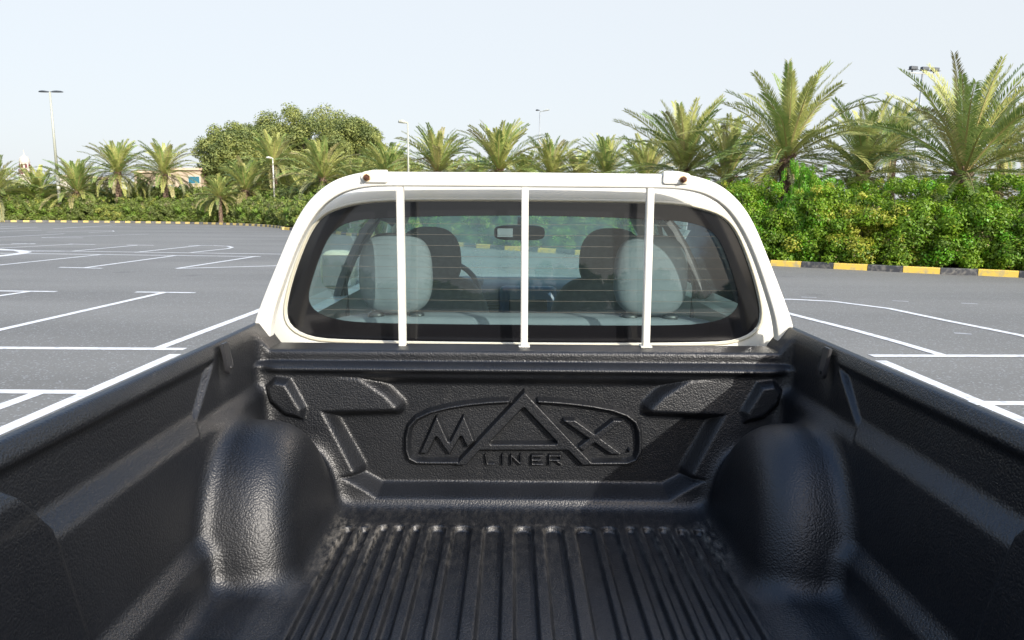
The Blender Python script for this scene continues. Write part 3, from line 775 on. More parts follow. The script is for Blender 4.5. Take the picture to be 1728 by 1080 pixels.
# heater wires
for k in range(9):
    py = 379 + k*(527-379)/8; z = gout(884, py)[1]; w = 0
    for i in range(len(GTr)):
        a_, b_ = GTr[i], GTr[(i+1)%len(GTr)]
        if (a_.y-z)*(b_.y-z) <= 0 and abs(a_.y-b_.y) > 1e-9: w = max(w, abs(a_.x+(b_.x-a_.x)*(z-a_.y)/(b_.y-a_.y)))
    bm = bmesh.new(); xs_ = np.linspace(-w, w, 20)
    a_ = [bm.verts.new((x+TC, yrear(x, z)+.0065, z+.00045)) for x in xs_]; b_ = [bm.verts.new((x+TC, yrear(x, z)+.0065, z-.00045)) for x in xs_]
    for i in range(19): bm.faces.new((a_[i], a_[i+1], b_[i+1], b_[i]))
    link('heater_wire', bm_mesh(bm, 'heater_wire'), M_DEFR, rw)
# windscreen
bm = bmesh.new(); rr_ = []
for q in range(7):
    t = q/6; z = 1.235+(1.665-1.235)*t; yy = 4.26-(4.26-3.42)*t; hw = .79-.19*t
    rr_.append([bm.verts.new((x*hw+TC, yy-.10*x*x, z)) for x in np.linspace(-1,1,13)])
for q in range(6):
    for k in range(12):
        f = bm.faces.new((rr_[q][k], rr_[q][k+1], rr_[q+1][k+1], rr_[q+1][k])); f.smooth = True
ws = link('windscreen', bm_mesh(bm, 'windscreen'), M_WGLASS, truck)
# cab floor/firewall so the inside is closed below, bonnet and nose
boxobj('cab_floor', (TC, 3.12, .50), (1.60, 2.06, .10), M_DASH, truck, .02)
boxobj('firewall', (TC, 4.20, .86), (1.56, .06, .66), M_DASH, truck, .01)
bm = bmesh.new(); rr_ = []
for y, w, z in [(4.27,.80,1.19),(4.5,.79,1.15),(4.9,.77,1.10),(5.2,.74,1.05),(5.36,.70,.97)]:
    rr_.append([bm.verts.new((x*w+TC, y, z-.06*abs(x)**3)) for x in np.linspace(-1,1,17)])
for q in range(len(rr_)-1):
    for k in range(16): f = bm.faces.new((rr_[q][k], rr_[q][k+1], rr_[q+1][k+1], rr_[q+1][k])); f.smooth = True
link('bonnet', bm_mesh(bm, 'bonnet'), M_WHITE, truck)
for s in (-1, 1):
    bm = bmesh.new(); rr_ = []
    for y, z1, w in [(4.17,1.17,.845),(4.5,1.10,.86),(4.9,1.05,.86),(5.25,.98,.82),(5.42,.88,.74)]:
        rr_.append([bm.verts.new((s*(w-(.07 if z > z1-.01 else 0))+TC, y, z)) for z in (z1, z1-.05, .85, .70, .50 if not 4.3 < y < 5.1 else .66)])
    for q in range(4):
        for k in range(4): bm.faces.new((rr_[q][k], rr_[q][k+1], rr_[q+1][k+1], rr_[q+1][k]))
    link('front_wing', bm_mesh(bm, 'front_wing'), M_WHITE, truck)
boxobj('front_bumper', (TC, 5.45, .58), (1.66, .22, .34), M_WHITE, truck, .06, 3)
boxobj('grille', (TC, 5.40, .84), (1.0, .06, .18), M_BARSH, truck, .02)
for s in (-1, 1): boxobj('headlight', (s*.62+TC, 5.36, .86), (.26, .10, .16), M_CHROME, truck, .03)
# bed sides outside the liner, tailgate
for s in (-1, 1):
    bm = bmesh.new(); rr_ = []
    pf = [(.738,1.296),(.752,1.298),(.780,1.280),(.805,1.235),(.828,1.10),(.845,.95),(.85,.80),(.835,.62),(.70,.60)]
    for y in (.36,.42,1.1,1.5,1.9,1.985): rr_.append([bm.verts.new((s*w+TC, y, z)) for w, z in pf])
    for q in range(len(rr_)-1):
        for k in range(len(pf)-1): f = bm.faces.new((rr_[q][k], rr_[q][k+1], rr_[q+1][k+1], rr_[q+1][k])); f.smooth = True
    bmesh.ops.recalc_face_normals(bm, faces=bm.faces)
    link('bed_side', bm_mesh(bm, 'bed_side'), M_WHITE, truck)
    boxobj('tail_light', (s*.80+TC, .345, 1.05), (.10,.06,.36), M_RED, truck, .015)
tg = boxobj('tailgate', (TC, .365, 1.02), (1.46, .07, .57), M_WHITE, truck, .015)
boxobj('tailgate_liner', (TC, .41, 1.03), (1.40, .018, .54), M_BARSH, tg, .006)
boxobj('tailgate_handle', (TC, .326, 1.16), (.20,.02,.06), M_BARSH, tg, .008)
boxobj('rear_bumper', (TC, .26, .56), (1.5, .14, .16), M_CHROME, truck, .03)
boxobj('bed_underside', (TC, 1.2, .70), (1.30, 1.6, .06), M_GASK, truck, .01)
def wheel(x, y):
    w = empty('wheel', (x, y-YC, .36)); w.parent = truck; w.location = (x-TC, y-YC, .36)
    bm = bmesh.new(); prf = [(.20,-.11),(.33,-.12),(.36,-.10),(.365,-.05),(.365,.05),(.36,.10),(.33,.12),(.20,.11)]; n = 36
    V_ = [[bm.verts.new((b, a_*math.cos(2*math.pi*k/n), a_*math.sin(2*math.pi*k/n))) for a_, b in prf] for k in range(n)]
    for k in range(n):
        for q in range(len(prf)-1): f = bm.faces.new((V_[k][q], V_[k][q+1], V_[(k+1)%n][q+1], V_[(k+1)%n][q])); f.smooth = True
    t_ = bpy.data.objects.new('tyre', bm_mesh(bm, 'tyre')); COL.objects.link(t_); t_.parent = w; t_.data.materials.append(M_TYRE)
    bm = bmesh.new(); bmesh.ops.create_cone(bm, cap_ends=True, segments=32, radius1=.215, radius2=.215, depth=.17, matrix=Matrix.Rotation(math.pi/2, 4, 'Y'))
    t_ = bpy.data.objects.new('rim', bm_mesh(bm, 'rim')); COL.objects.link(t_); t_.parent = w; t_.data.materials.append(M_RIM)
for s in (-1, 1): wheel(s*.74+TC, 1.66); wheel(s*.74+TC, 4.68)

# ---- inside the cab
for s in (-1, 1):
    hx = s*.388+TC
    rs = superell('rear_headrest', (hx, 2.165, 1.447), (.222,.10,.246), M_SEAT, truck, .68, 44, 26, -.02)
    for q in (-1, 1):
        tubeobj('headrest_post', [(hx+q*.062, 2.165, 1.27), (hx+q*.062, 2.165, 1.345)], .007, M_CHROME, rs, 10)
        superell('post_guide', (hx+q*.062, 2.155, 1.318), (.050,.045,.028), M_BARSH, rs, .7, 20, 10)
    fx = s*.385+TC
    fs = superell('front_seat', (fx, 3.06, 1.05), (.54,.17,.62), M_SEATD, truck, .55, 40, 26, -.10, R(6))
    superell('headrest', (fx, 3.02, 1.435), (.27,.11,.26), M_SEATD, fs, .75, 40, 24, -.06)
    tubeobj('headrest_post', [(fx-.05, 3.03, 1.25), (fx-.05, 3.02, 1.36)], .007, M_CHROME, fs, 8)
    tubeobj('headrest_post', [(fx+.05, 3.03, 1.25), (fx+.05, 3.02, 1.36)], .007, M_CHROME, fs, 8)
    superell('seat_cushion', (fx, 3.33, .80), (.50,.52,.18), M_SEATD, fs, .5, 36, 20)
superell('rear_seat', (TC, 2.18, 1.035), (1.34,.17,.57), M_SEAT, truck, .3, 60, 30)
superell('rear_bench', (TC, 2.55, .78), (1.36,.50,.20), M_SEAT, truck, .35, 60, 20)
dash = superell('dashboard', (TC, 4.02, 1.09), (1.52,.50,.31), M_DASH, truck, .35, 60, 24)
boxobj('centre_console', (TC+.05, 3.74, 1.10), (.30,.12,.27), M_DASHB, dash, .03, 3, Matrix.Rotation(R(-12),3,'X'))
boxobj('radio', (TC+.05, 3.675, 1.145), (.20,.012,.06), M_BARSH, dash, .004)
for k in (-1, 1):
    for q in range(5): boxobj('vent_slat', (TC+.05+k*.19, 3.755, 1.10+.016*q), (.085,.02,.005), M_BARSH, dash, .0)
boxobj('instrument_hood', (TC-.37, 3.88, 1.235), (.36,.16,.07), M_DASH, dash, .03, 3)
# steering wheel
sw = empty('steering_wheel', (0,0,0)); sw.parent = truck; sw.location = (-.385, 3.60-YC, 1.20); sw.rotation_euler = (R(62),0,0)
bm = bmesh.new(); n, m_ = 48, 10
RR = [[bm.verts.new(((.185+.014*math.cos(b))*math.cos(a_), (.185+.014*math.cos(b))*math.sin(a_), .014*math.sin(b))) for b in [2*math.pi*j/m_ for j in range(m_)]] for a_ in [2*math.pi*i/n for i in range(n)]]
for i in range(n):
    for j in range(m_): f = bm.faces.new((RR[i][j], RR[(i+1)%n][j], RR[(i+1)%n][(j+1)%m_], RR[i][(j+1)%m_])); f.smooth = True
o = bpy.data.objects.new('rim', bm_mesh(bm, 'rim')); COL.objects.link(o); o.parent = sw; o.data.materials.append(M_BARSH)
bm = bmesh.new(); box(bm, (0,0,-.01), (.17,.12,.05), .02, 3); box(bm, (0,0,-.01), (.36,.035,.02), .008); box(bm, (0,-.09,-.01), (.04,.18,.02), .008)
o = bpy.data.objects.new('hub', bm_mesh(bm, 'hub')); COL.objects.link(o); o.parent = sw; o.data.materials.append(M_DASH)
im = superell('interior_mirror', (TC+.0, 3.52, 1.525), (.25,.035,.075), M_BARSH, truck, .5, 30, 14)
boxobj('mirror_glass', (TC-.07, 3.500, 1.525), (.075,.004,.042), M_CHROME, im, 0)
tubeobj('mirror_stalk', [(TC, 3.53, 1.55), (TC, 3.56, 1.60)], .010, M_BARSH, im, 8)
for s in (-1, 1):
    tubeobj('seat_belt', [(s*.75+TC, 3.02, 1.40), (s*.74+TC, 3.03, 1.15)], .018, M_BARSH, truck, 8, .3)

# ---- rack behind the cab
YK = 1.935
LO = [(884,291.5),(700,290.5),(625,290),(600,293.5),(570,302.5),(545,318),(520,343),(500,376),(481,420),(452,490),(433,540),(432,560)]
LI = [(884,316),(700,314.5),(640,314.5),(608,317.5),(580,325),(555,340),(535,361),(516,391),(498,430),(479,482),(462,535),(457,586)]
def lk(px, py): return loc2(px, py, YK)
po = resl(chaikin([lk(*p) for p in LO], 3), 90); pi_ = resl(chaikin([lk(*p) for p in LI], 3), 90)
po[0].x = 0; pi_[0].x = 0
# feet end at the liner corner
po[-1] = Vector(lk(436, 566))
bm = bmesh.new()
def full(P): return [Vector((-p.x, p.y)) for p in P[::-1]] + P[1:]
fo, fi = full(po), full(pi_)
fr_ = []
for y in (YK-.019, YK+.019):
    fr_.append(([bm.verts.new((p.x+TC, y, p.y)) for p in fo], [bm.verts.new((p.x+TC, y, p.y)) for p in fi]))
n = len(fo)
for i in range(n-1):
    A, B = fr_[0]; C_, D = fr_[1]
    for q in ((A[i],A[i+1],B[i+1],B[i]), (C_[i],D[i],D[i+1],C_[i+1]), (A[i],C_[i],C_[i+1],A[i+1]), (B[i],B[i+1],D[i+1],D[i])): bm.faces.new(q)
for i in (0, n-1): bm.faces.new((fr_[0][0][i], fr_[0][1][i], fr_[1][1][i], fr_[1][0][i]))
bmesh.ops.recalc_face_normals(bm, faces=bm.faces)
ed = [e for e in bm.edges if len(e.link_faces) == 2 and e.calc_face_angle(0) > .6]
bmesh.ops.bevel(bm, geom=ed, offset=.005, segments=3, profile=.5, affect='EDGES')
for f in bm.faces: f.smooth = f.calc_area() < .0004 and False
rack = link('cab_guard_rack', bm_mesh(bm, 'cab_guard_rack'), M_RACK, truck)
tag(rack, 'cream painted steel guard frame in front of the rear window')
for t_, b_ in ((675.5,680),(886,884.5),(1097,1089)):
    pt = lk(t_, 315); pb_ = lk(b_, 586)
    bm = bmesh.new()
    w = .0095
    vv = []
    for (x, z) in (pt, pb_):
        vv.append([bm.verts.new((x+TC+dx, YK+dy, z)) for dx, dy in ((-w,-.016),(w,-.016),(w,.010),(-w,.010))])
    for k in range(4): bm.faces.new((vv[0][k], vv[0][(k+1)%4], vv[1][(k+1)%4], vv[1][k]))
    bm.faces.new(vv[0]); bm.faces.new(vv[1])
    bmesh.ops.recalc_face_normals(bm, faces=bm.faces)
    bmesh.ops.bevel(bm, geom=list(bm.edges), offset=.0018, segments=2, affect='EDGES')
    br = link('rack_bar', bm_mesh(bm, 'rack_bar'), M_RACK, rack)
    boxobj('foot_plate', (pb_[0]+TC, YK-.002, pb_[1]+.004), (.031,.036,.005), M_RACK, br, .0015)
# tabs with rusty bolts
for s, tx0, tx1, ty, bx_, by_ in ((-1, 612, 657, 299, 618.5, 299.5), (1, 1116, 1163, 301.5, 1153.5, 303)):
    a_ = at(tx0, ty, YK); b_ = at(tx1, ty, YK); cc = (a_+b_)/2
    bm = bmesh.new(); h_ = .0145
    outl = []
    L_, Rr = a_.x, b_.x
    cxr = L_+h_ if s < 0 else Rr-h_
    if s < 0:
        outl = [(Rr, a_.z+h_+.004), (Rr, a_.z-h_+.003), (Rr-.004, a_.z-h_)] + [(cxr+h_*math.cos(t), a_.z+h_*math.sin(t)) for t in [-math.pi/2-math.pi*k/12 for k in range(13)]]+[(cxr+.02, a_.z+h_+.004)]
    else:
        outl = [(L_, a_.z+h_+.004), (L_, a_.z-h_+.003), (L_+.004, a_.z-h_)] + [(cxr+h_*math.cos(t), a_.z+h_*math.sin(t)) for t in [-math.pi/2+math.pi*k/12 for k in range(13)]]+[(cxr-.02, a_.z+h_+.004)]
    f = bm.faces.new([bm.verts.new((x, YK-.0195, z)) for x, z in outl]); r = bmesh.ops.extrude_face_region(bm, geom=[f])
    bmesh.ops.translate(bm, vec=(0,-.006,0), verts=[v for v in r['geom'] if isinstance(v, bmesh.types.BMVert)])
    bmesh.ops.recalc_face_normals(bm, faces=bm.faces)
    bmesh.ops.bevel(bm, geom=list(bm.edges), offset=.0012, segments=2, affect='EDGES')
    tb = link('mounting_tab', bm_mesh(bm, 'mounting_tab'), M_RACK, rack)
    p = at(bx_, by_, YK-.03)
    bm = bmesh.new(); bmesh.ops.create_cone(bm, cap_ends=True, segments=20, radius1=.0105, radius2=.0105, depth=.001, matrix=Matrix.Translation((p.x, YK-.0262, p.z)) @ Matrix.Rotation(math.pi/2, 4, 'X'))
    link('rust_ring', bm_mesh(bm, 'rust_ring'), M_RUSTR, tb)
    bm = bmesh.new(); bmesh.ops.create_cone(bm, cap_ends=True, segments=6, radius1=.0088, radius2=.0080, depth=.009, matrix=Matrix.Translation((p.x, YK-.031, p.z)) @ Matrix.Rotation(math.pi/2, 4, 'X'))
    bmesh.ops.create_cone(bm, cap_ends=True, segments=14, radius1=.0048, radius2=.004, depth=.012, matrix=Matrix.Translation((p.x, YK-.038, p.z)) @ Matrix.Rotation(math.pi/2, 4, 'X'))
    link('rusty_bolt', bm_mesh(bm, 'rusty_bolt'), M_RUST, tb)

exec_veg = True
# ================================================================== PLANTS
def frond_arrays(rng, az, el, L, bend, nl, lw_, ll, mi, V, Fc, MI, z0=0, r0=.12):
    # rachis curve
    n = 14; p = np.array([math.cos(az)*r0, math.sin(az)*r0, z0]); P = [p]; e = el; twist = rng.uniform(-.25,.25)
    a = az
    for i in range(n):
        d = np.array([math.cos(e)*math.cos(a), math.cos(e)*math.sin(a), math.sin(e)]); p = p+d*L/n; P.append(p)
        e -= bend/n*(.5+1.3*i/n); a += twist/n
    P = np.array(P)
    roll = rng.uniform(-.5,.5)
    def fr(t):
        i = min(int(t*n), n-1); u = t*n-i; q = P[i]*(1-u)+P[i+1]*u; d = P[i+1]-P[i]; d /= np.linalg.norm(d)
        s = np.cross(d, [0,0,1.]); s = s/(np.linalg.norm(s)+1e-6); up = np.cross(s, d)
        c_, s_ = math.cos(roll*t), math.sin(roll*t)
        return q, d, s*c_+up*s_, up*c_-s*s_
    # stem
    for i in range(n):
        w0 = .028*(1-i/n)+.006; w1 = .028*(1-(i+1)/n)+.006; q0, d, s, up = fr(i/n); q1 = P[i+1]; b = len(V)
        V += [q0-s*w0, q0+s*w0, q1+s*w1, q1-s*w1]; Fc.append((b,b+1,b+2,b+3)); MI.append(3)
    for k in range(nl):
        t = .10 + .89*k/(nl-1) + rng.uniform(-.004,.004); t = min(t, .999); q, d, s, up = fr(t)
        l = ll*(.35+.65*math.sin(min(t*1.35,1)*math.pi/2))*(1-.55*max(t-.6,0)/.4)*rng.uniform(.85,1.1)
        fwd = .55+.5*t + rng.uniform(-.1,.1)
        for sg in (-1, 1):
            v = rng.uniform(.25,.65)
            dd = d*fwd + s*sg*(1-.3*t) + up*v*.8; dd /= np.linalg.norm(dd)
            wv = np.cross(dd, up); wv /= np.linalg.norm(wv)+1e-6; wv = wv*lw_*.5
            m1 = q+dd*l*.45; tip = q+dd*l+np.array([0,0,-.10*l])
            b = len(V); V += [q, m1-wv, tip, m1+wv]; Fc.append((b,b+1,b+2,b+3)); MI.append(mi)
def crown_mesh(name, seed, nf, L, nl, lw_, ll, dry=.12, spread=(-.45, 1.48), upright=0):
    rng = np.random.RandomState(seed); V, Fc, MI = [], [], []
    for k in range(nf):
        u = (k+.5)/nf; az = k*2.39996+rng.uniform(-.3,.3)
        el = spread[1]-(spread[1]-spread[0])*u**1.15 + rng.uniform(-.1,.1)
        Lk = L*(.88+.2*math.sin(u*math.pi))*rng.uniform(.85,1.08)
        mi = 0 if rng.rand() < .5 else 1
        if u > .80: mi = 4 if rng.rand() < .5 else (2 if rng.rand() < .5 else 1)
        elif rng.rand() < dry: mi = 2
        frond_arrays(rng, az, el, Lk, rng.uniform(.95,1.5)*(.5+.5*u)*(1-upright*.4), nl, lw_, ll, mi, V, Fc, MI, z0=-.25*u, r0=.06+.12*u)
    # leaf bases / boots below the crown
    me = np_mesh(name, V, Fc, MI)
    for m_ in M_FR: me.materials.append(m_)
    return me
def trunk_mesh(name, seed, H, r):
    rng = random.Random(seed); bm = bmesh.new(); n = 12; rows = int(max(H/.12, 6)); prev = None
    for i in range(rows+1):
        t = i/rows; rr = r*(1.15-.25*t+ (.25*max(t-.85,0)/.15)); z = H*t; o = .04*H*math.sin(t*1.3)
        ring = []
        for k in range(n):
            a = 2*math.pi*k/n + (i % 2)*math.pi/n; q = rr*(1+rng.uniform(-.09,.12)+.10*(i % 2))
            ring.append(bm.verts.new((q*math.cos(a)+o, q*math.sin(a), z)))
        if prev:
            for k in range(n): bm.faces.new((prev[k], prev[(k+1)%n], ring[(k+1)%n], ring[k]))
        prev = ring
    bm.faces.new(prev)
    # old frond stubs around the neck
    for k in range(26):
        a = rng.uniform(0, 6.28); z = H-rng.uniform(0,.7); o = .04*H*math.sin(z/H*1.3)
        d = Vector((math.cos(a), math.sin(a), rng.uniform(.5,1.3))).normalized(); p = Vector((o+math.cos(a)*r*.9, math.sin(a)*r*.9, z))
        tube(bm, [p, p+d*rng.uniform(.15,.35)], [.035,.02], 5)
    me = bm_mesh(bm, name); me.materials.append(M_TRUNK); return me
near_cr = [crown_mesh('palm_crown', 11, 70, 3.5, 70, .036, .46, .06, (-.65,1.56), .35), crown_mesh('palm_crown', 23, 78, 3.3, 66, .036, .46, .12, (-.8,1.5)), crown_mesh('palm_crown', 35, 66, 3.2, 64, .038, .48, .05, (-.6,1.5), .2)]
far_cr = [crown_mesh('palm_crown', 51+i, 74, 3.3, 30, .085, .50, .10, (-.40,1.5)) for i in range(4)]
trunk_cache = {}
def palm(px, py, Y, s=1.0, rot=None, lab='', kind='far', ci=0, grp=None, trunk=True):
    c = at(px, py, Y); H = max(c.z-.1, .35)
    o = empty('palm_tree', (c.x, c.y, .1), 0); tag(o, lab, 'palm tree', grp or 'date palms behind the kerb hedge')
    cr = bpy.data.objects.new('crown', (near_cr if kind == 'near' else far_cr)[ci]); COL.objects.link(cr); cr.parent = o
    rz = (px*1.7+ci) if rot is None else rot
    cr.rotation_euler = (0,0,rz); cr.scale = (s,s,s)
    key = round(H*2)/2+.5*0
    key = max(key, .5)
    if key not in trunk_cache: trunk_cache[key] = trunk_mesh('palm_trunk', int(key*10), key, .24)
    t = bpy.data.objects.new('trunk', trunk_cache[key]); COL.objects.link(t); t.parent = o; t.scale = (s, s, H/key); t.rotation_euler = (0,0,rz)
    off_ = .04*key*math.sin(1.3)*s
    cr.location = (off_*math.cos(rz), off_*math.sin(rz), H)
    return o
G1, G2 = 'date palms beyond the hedge at right', 'date palms beyond the far hedge at left'
palm(1622, 288, 22, 1.02, .4, 'largest date palm at far right with long upright fronds and tan lower ones', 'near', 0, G1)
palm(1334, 262, 25, .98, 2.2, 'full date palm over the vine-covered hedge right of the cab', 'near', 1, G1)
palm(1157, 285, 32, 1.08, 4.1, 'spiky date palm rising behind the right end of the white rack', 'near', 2, G1)
palm(1694, 248, 38, .85, 1.1, 'smaller palm peeking behind the largest palm at the right edge', 'near', 2, G1)
palm(1512, 250, 42, .85, 3.3, 'distant palm below the three-head floodlight mast', 'near', 0, G1)
palm(1800, 300, 23, 1.0, 5.0, 'palm at the right edge of the picture with only its fronds in view', 'near', 1, G1)
palm(1225, 300, 30, .85, 5.2, 'low drooping palm between the rack corner and the full palm', 'near', 1, G1)
palm(1455, 290, 27, .9, 0.9, 'low dark-fronded palm between the two big palms at right', 'near', 2, G1)
for i, (px, py, Y, s, lab) in enumerate([
    (1020,292,44,.80,'fresh green palm just left of the spiky palm above the white rack'),
    (932,296,46,.85,'olive palm under the twin-head lamp in the middle'),
    (838,285,44,1.0,'bushy palm with a small lamp at its foot above the middle of the rack'),
    (740,288,48,1.0,'pale feathery palm between the single-arm lamp and the bushy palm'),
    (655,300,58,1.0,'yellowish palm left of the single-arm lamp by the black post'),
    (548,300,57,1.05,'large palm in front of the broad tree just above the rack corner'),
    (462,278,64,1.0,'tall palm with brown trunk behind the short curved lamp'),
    (413,320,62,.95,'mid-height palm with orange stems left of the short curved lamp'),
    (371,332,60,.62,'short palm with bare trunk reaching the kerb'),
    (278,292,66,1.0,'tall palm in front of the peach villa'),
    (195,290,66,1.0,'tall palm with hanging brown fronds left of the villa'),
    (128,322,66,1.05,'squat dark-centred palm right of the tall lamp post'),
    (66,335,68,1.05,'low palm just left of the tall lamp post'),
    (-6,325,64,1.1,'palm cut by the left edge of the picture'),
    (492,330,68,.95,'low palm behind the tall palm and the rack corner'),
    (330,352,70,.85,'low palm in front of the villa wall'),
    (238,345,70,.9,'low palm between the two tall palms at left'),
    (160,345,72,.9,'low palm hidden behind the squat palm'),
    (20,345,72,.9,'low palm in front of the mosque tower'),
    (600,318,62,.9,'low palm at the right foot of the broad tree'),
    (440,345,66,.8,'low palm under the tall palm near the short lamp'),
    (700,320,60,.8,'low palm beneath the single-arm lamp'),
    (1090,305,40,.85,'low palm at the left foot of the spiky palm'),
    (885,312,52,.8,'low palm between the bushy palm and the twin-head lamp')]):
    palm(px, py, Y, s, None, lab, 'far', i % 4, G2 if px < 760 else 'date palms above the rack')

for i, (px, py, Y, s) in enumerate([(-30,345,75,.9),(45,352,78,.85),(100,350,76,.8),(215,352,78,.85),(258,355,76,.8),(300,350,80,.9),(352,352,76,.75),(395,355,72,.8),(520,345,66,.9),(560,350,60,.8),(760,318,56,.85),(805,316,52,.8),(975,312,50,.85)]):
    palm(px, py, Y, s, None, '%s from the left of the low palms half hidden in the second row' % ['first','second','third','fourth','fifth','sixth','seventh','eighth','ninth','tenth','eleventh','twelfth','thirteenth'][i], 'far', (i+2) % 4, 'low palms of the second row')
def leaf_mesh(name, seed, centers, radii, n, size, mats, weights, elong=1.7, core=None):
    """leaf-sized quads grouped in clumps; centers (k,3), radii (k,)"""
    rng = np.random.RandomState(seed); k = len(centers)
    ci = rng.choice(k, n, p=(radii**2)/(radii**2).sum())
    d = rng.normal(size=(n,3)); d /= np.linalg.norm(d, axis=1)[:,None]
    rad = radii[ci]*(rng.uniform(.25,1.08,n)**.6)
    P = centers[ci]+d*rad[:,None]*np.array([1,1,.85])
    ok = P[:,2] > .03; P = P[ok]; d = d[ok]; ci = ci[ok]; n = len(P)
    nr = d*.9+rng.normal(size=(n,3))*.45+np.array([0,-.0,.30]); nr /= np.linalg.norm(nr, axis=1)[:,None]
    t = rng.normal(size=(n,3)); t -= nr*(t*nr).sum(1)[:,None]; t /= np.linalg.norm(t, axis=1)[:,None]; b = np.cross(nr, t)
    s = size*rng.uniform(.6,1.25,n)[:,None]
    V = np.stack([P-t*s*elong/2, P-b*s/2+t*s*.1, P+t*s*elong/2, P+b*s/2+t*s*.1],1).reshape(-1,3)
    Fc = np.arange(4*n).reshape(n,4)
    # material by clump, with stragglers
    cm = rng.choice(len(mats), k, p=weights)
    mi = cm[ci]; sw_ = rng.rand(n) < .25; mi = np.where(sw_, rng.choice(len(mats), n, p=weights), mi)
    me = np_mesh(name, V, Fc, mi)
    for m_ in mats: me.materials.append(m_)
    return me
def shrub_mesh(seed, W, D, H, n, size, weights, k=300, loose=0.0, mats=None):
    rng = np.random.RandomState(seed); C = []; Rr = []
    while len(C) < k:
        p = rng.uniform(-1,1,3)
        e = abs(p[0])**2.6+abs(p[1])**2.6+max(p[2],0)**2.6
        if p[2] < -.98: continue
        if .35 < e < 1.0 or (e <= .35 and rng.rand() < .25):
            C.append((p[0]*W/2*1.05, p[1]*D/2, H*(.02+.98*(p[2]+1)/2)*(.86+.14*math.sin(p[0]*3+seed)))); Rr.append(rng.uniform(.14,.34)*(1+loose))
    for q in range(14):   # shoots sticking out of the top
        C.append((rng.uniform(-.5,.5)*W, rng.uniform(-.4,.4)*D, H*rng.uniform(.92,1.03))); Rr.append(rng.uniform(.12,.2))
    return leaf_mesh('shrub_leaves', seed, np.array(C), np.array(Rr), n, size, mats or M_LEAF, weights)
def twig_mesh(seed, W, D, H, n=60):
    rng = random.Random(seed); bm = bmesh.new()
    for i in range(n):
        x, y = rng.uniform(-.4,.4)*W, rng.uniform(-.3,.3)*D; d = Vector((rng.uniform(-.5,.5), rng.uniform(-.6,.3), 1)).normalized(); p = Vector((x,y,0)); P = [p]
        L = H*rng.uniform(.5,.98)
        for q in range(4): p = p+d*L/4; P.append(p.copy()); d = (d+Vector((rng.uniform(-.3,.3),rng.uniform(-.3,.3),.1))).normalized()
        tube(bm, P, [.014,.011,.008,.006,.003], 4, False)
    me = bm_mesh(bm, 'shrub_stems'); me.materials.append(M_BARK); return me
wts = {'g': [.50,.30,.06,.01,.13], 'y': [.48,.22,.22,.06,.02], 'f': [.15,.15,.03,.0,.67], 'd': [.36,.50,.03,.02,.09]}
SH = {k: shrub_mesh(i*7+3, 2.9, 2.0, 2.2, 72000, .047, wts[k[0]]) for i, k in enumerate(('g1','g2','d1','y1','f1'))}
SHF = {k: shrub_mesh(i*9+5, 3.4, 2.6, 2.0, 20000, .085, wts[k[0]], mats=M_LEAFF) for i, k in enumerate(('g1','d1','y1'))}
TW = twig_mesh(4, 2.7, 2.0, 2.2)
KL = [0]
for i in range(1, len(KP)): KL.append(KL[-1]+(KP[i]-KP[i-1]).length)
def along(s_):
    i = 0
    while i < len(KL)-2 and KL[i+1] < s_: i += 1
    t = (s_-KL[i])/(KL[i+1]-KL[i]); p = KP[i].lerp(KP[i+1], t); d = (KP[i+1]-KP[i]).normalized(); return p, d, Vector((d.y, -d.x))
def shrub(p, ang, lab, mesh, sc, grp, twigs=True, z=.1):
    o = empty('shrub', (p.x, p.y, z), ang); tag(o, lab, 'shrub', grp)
    f = bpy.data.objects.new('foliage', mesh); COL.objects.link(f); f.parent = o; f.scale = sc
    if twigs: t = bpy.data.objects.new('stems', TW); COL.objects.link(t); t.parent = o; t.scale = sc
    return o
def project(p):
    q = ROT.transposed() @ (Vector((p.x, p.y, 1.2))-Vector((0,0,CAMZ)))
    return 864+q.x/-q.z*F
rng = random.Random(8)
ORD = ['first','second','third','fourth','fifth','sixth','seventh','eighth','ninth','tenth','eleventh','twelfth','thirteenth','fourteenth','fifteenth','sixteenth','seventeenth','eighteenth','nineteenth','twentieth','twenty-first','twenty-second','twenty-third','twenty-fourth','twenty-fifth','twenty-sixth','twenty-seventh','twenty-eighth','twenty-ninth','thirtieth']
s_ = 3.5; near = []
while s_ < 46:
    p, d, n_ = along(s_); near.append((p+n_*(1.25+rng.uniform(-.1,.15)), math.atan2(d.y, d.x), s_)); s_ += 2.05
hts = [.98,1.0,.96,1.02,.94,1.0,1.06,.98,1.02,.96,1.0,1.05,1.0,1.0,1.05,1.0,1.05,1.0,1.1,1.0,1.0,1.0,1.0]
kinds = ['g1','d1','g2','d1','g1','g2','g1','g2','g1','d1','g2','g1','g2','f1','g1','d1','g2','g1','f1','g1','g2','g1','g2']
inview = [q for q in near if 1280 < project(q[0]) < 1760]; inview.sort(key=lambda q: project(q[0])); ivn = {id(q): i for i, q in enumerate(inview)}
ws_i = 0
for i, q in enumerate(near):
    k = kinds[i % len(kinds)]; x = project(q[0])
    if id(q) in ivn:
        lab = '%s shrub from the rack in the bright green hedge behind the right-hand kerb' % ORD[ivn[id(q)]]
        if 1440 < x < 1540: k = 'y1'
    elif x >= 1760: lab = 'green hedge shrub beyond the right edge of the picture'
    elif x > 620: lab = 'green hedge shrub seen through the rear window, number %s along the kerb' % ORD[ws_i]; ws_i += 1
    else: lab = '%s hedge shrub hidden behind the left rack leg' % ORD[ws_i]; ws_i += 1
    shrub(q[0], q[1], lab, SH[k], (1, 1, hts[i % len(hts)]), 'hedge shrubs along the kerb at right')
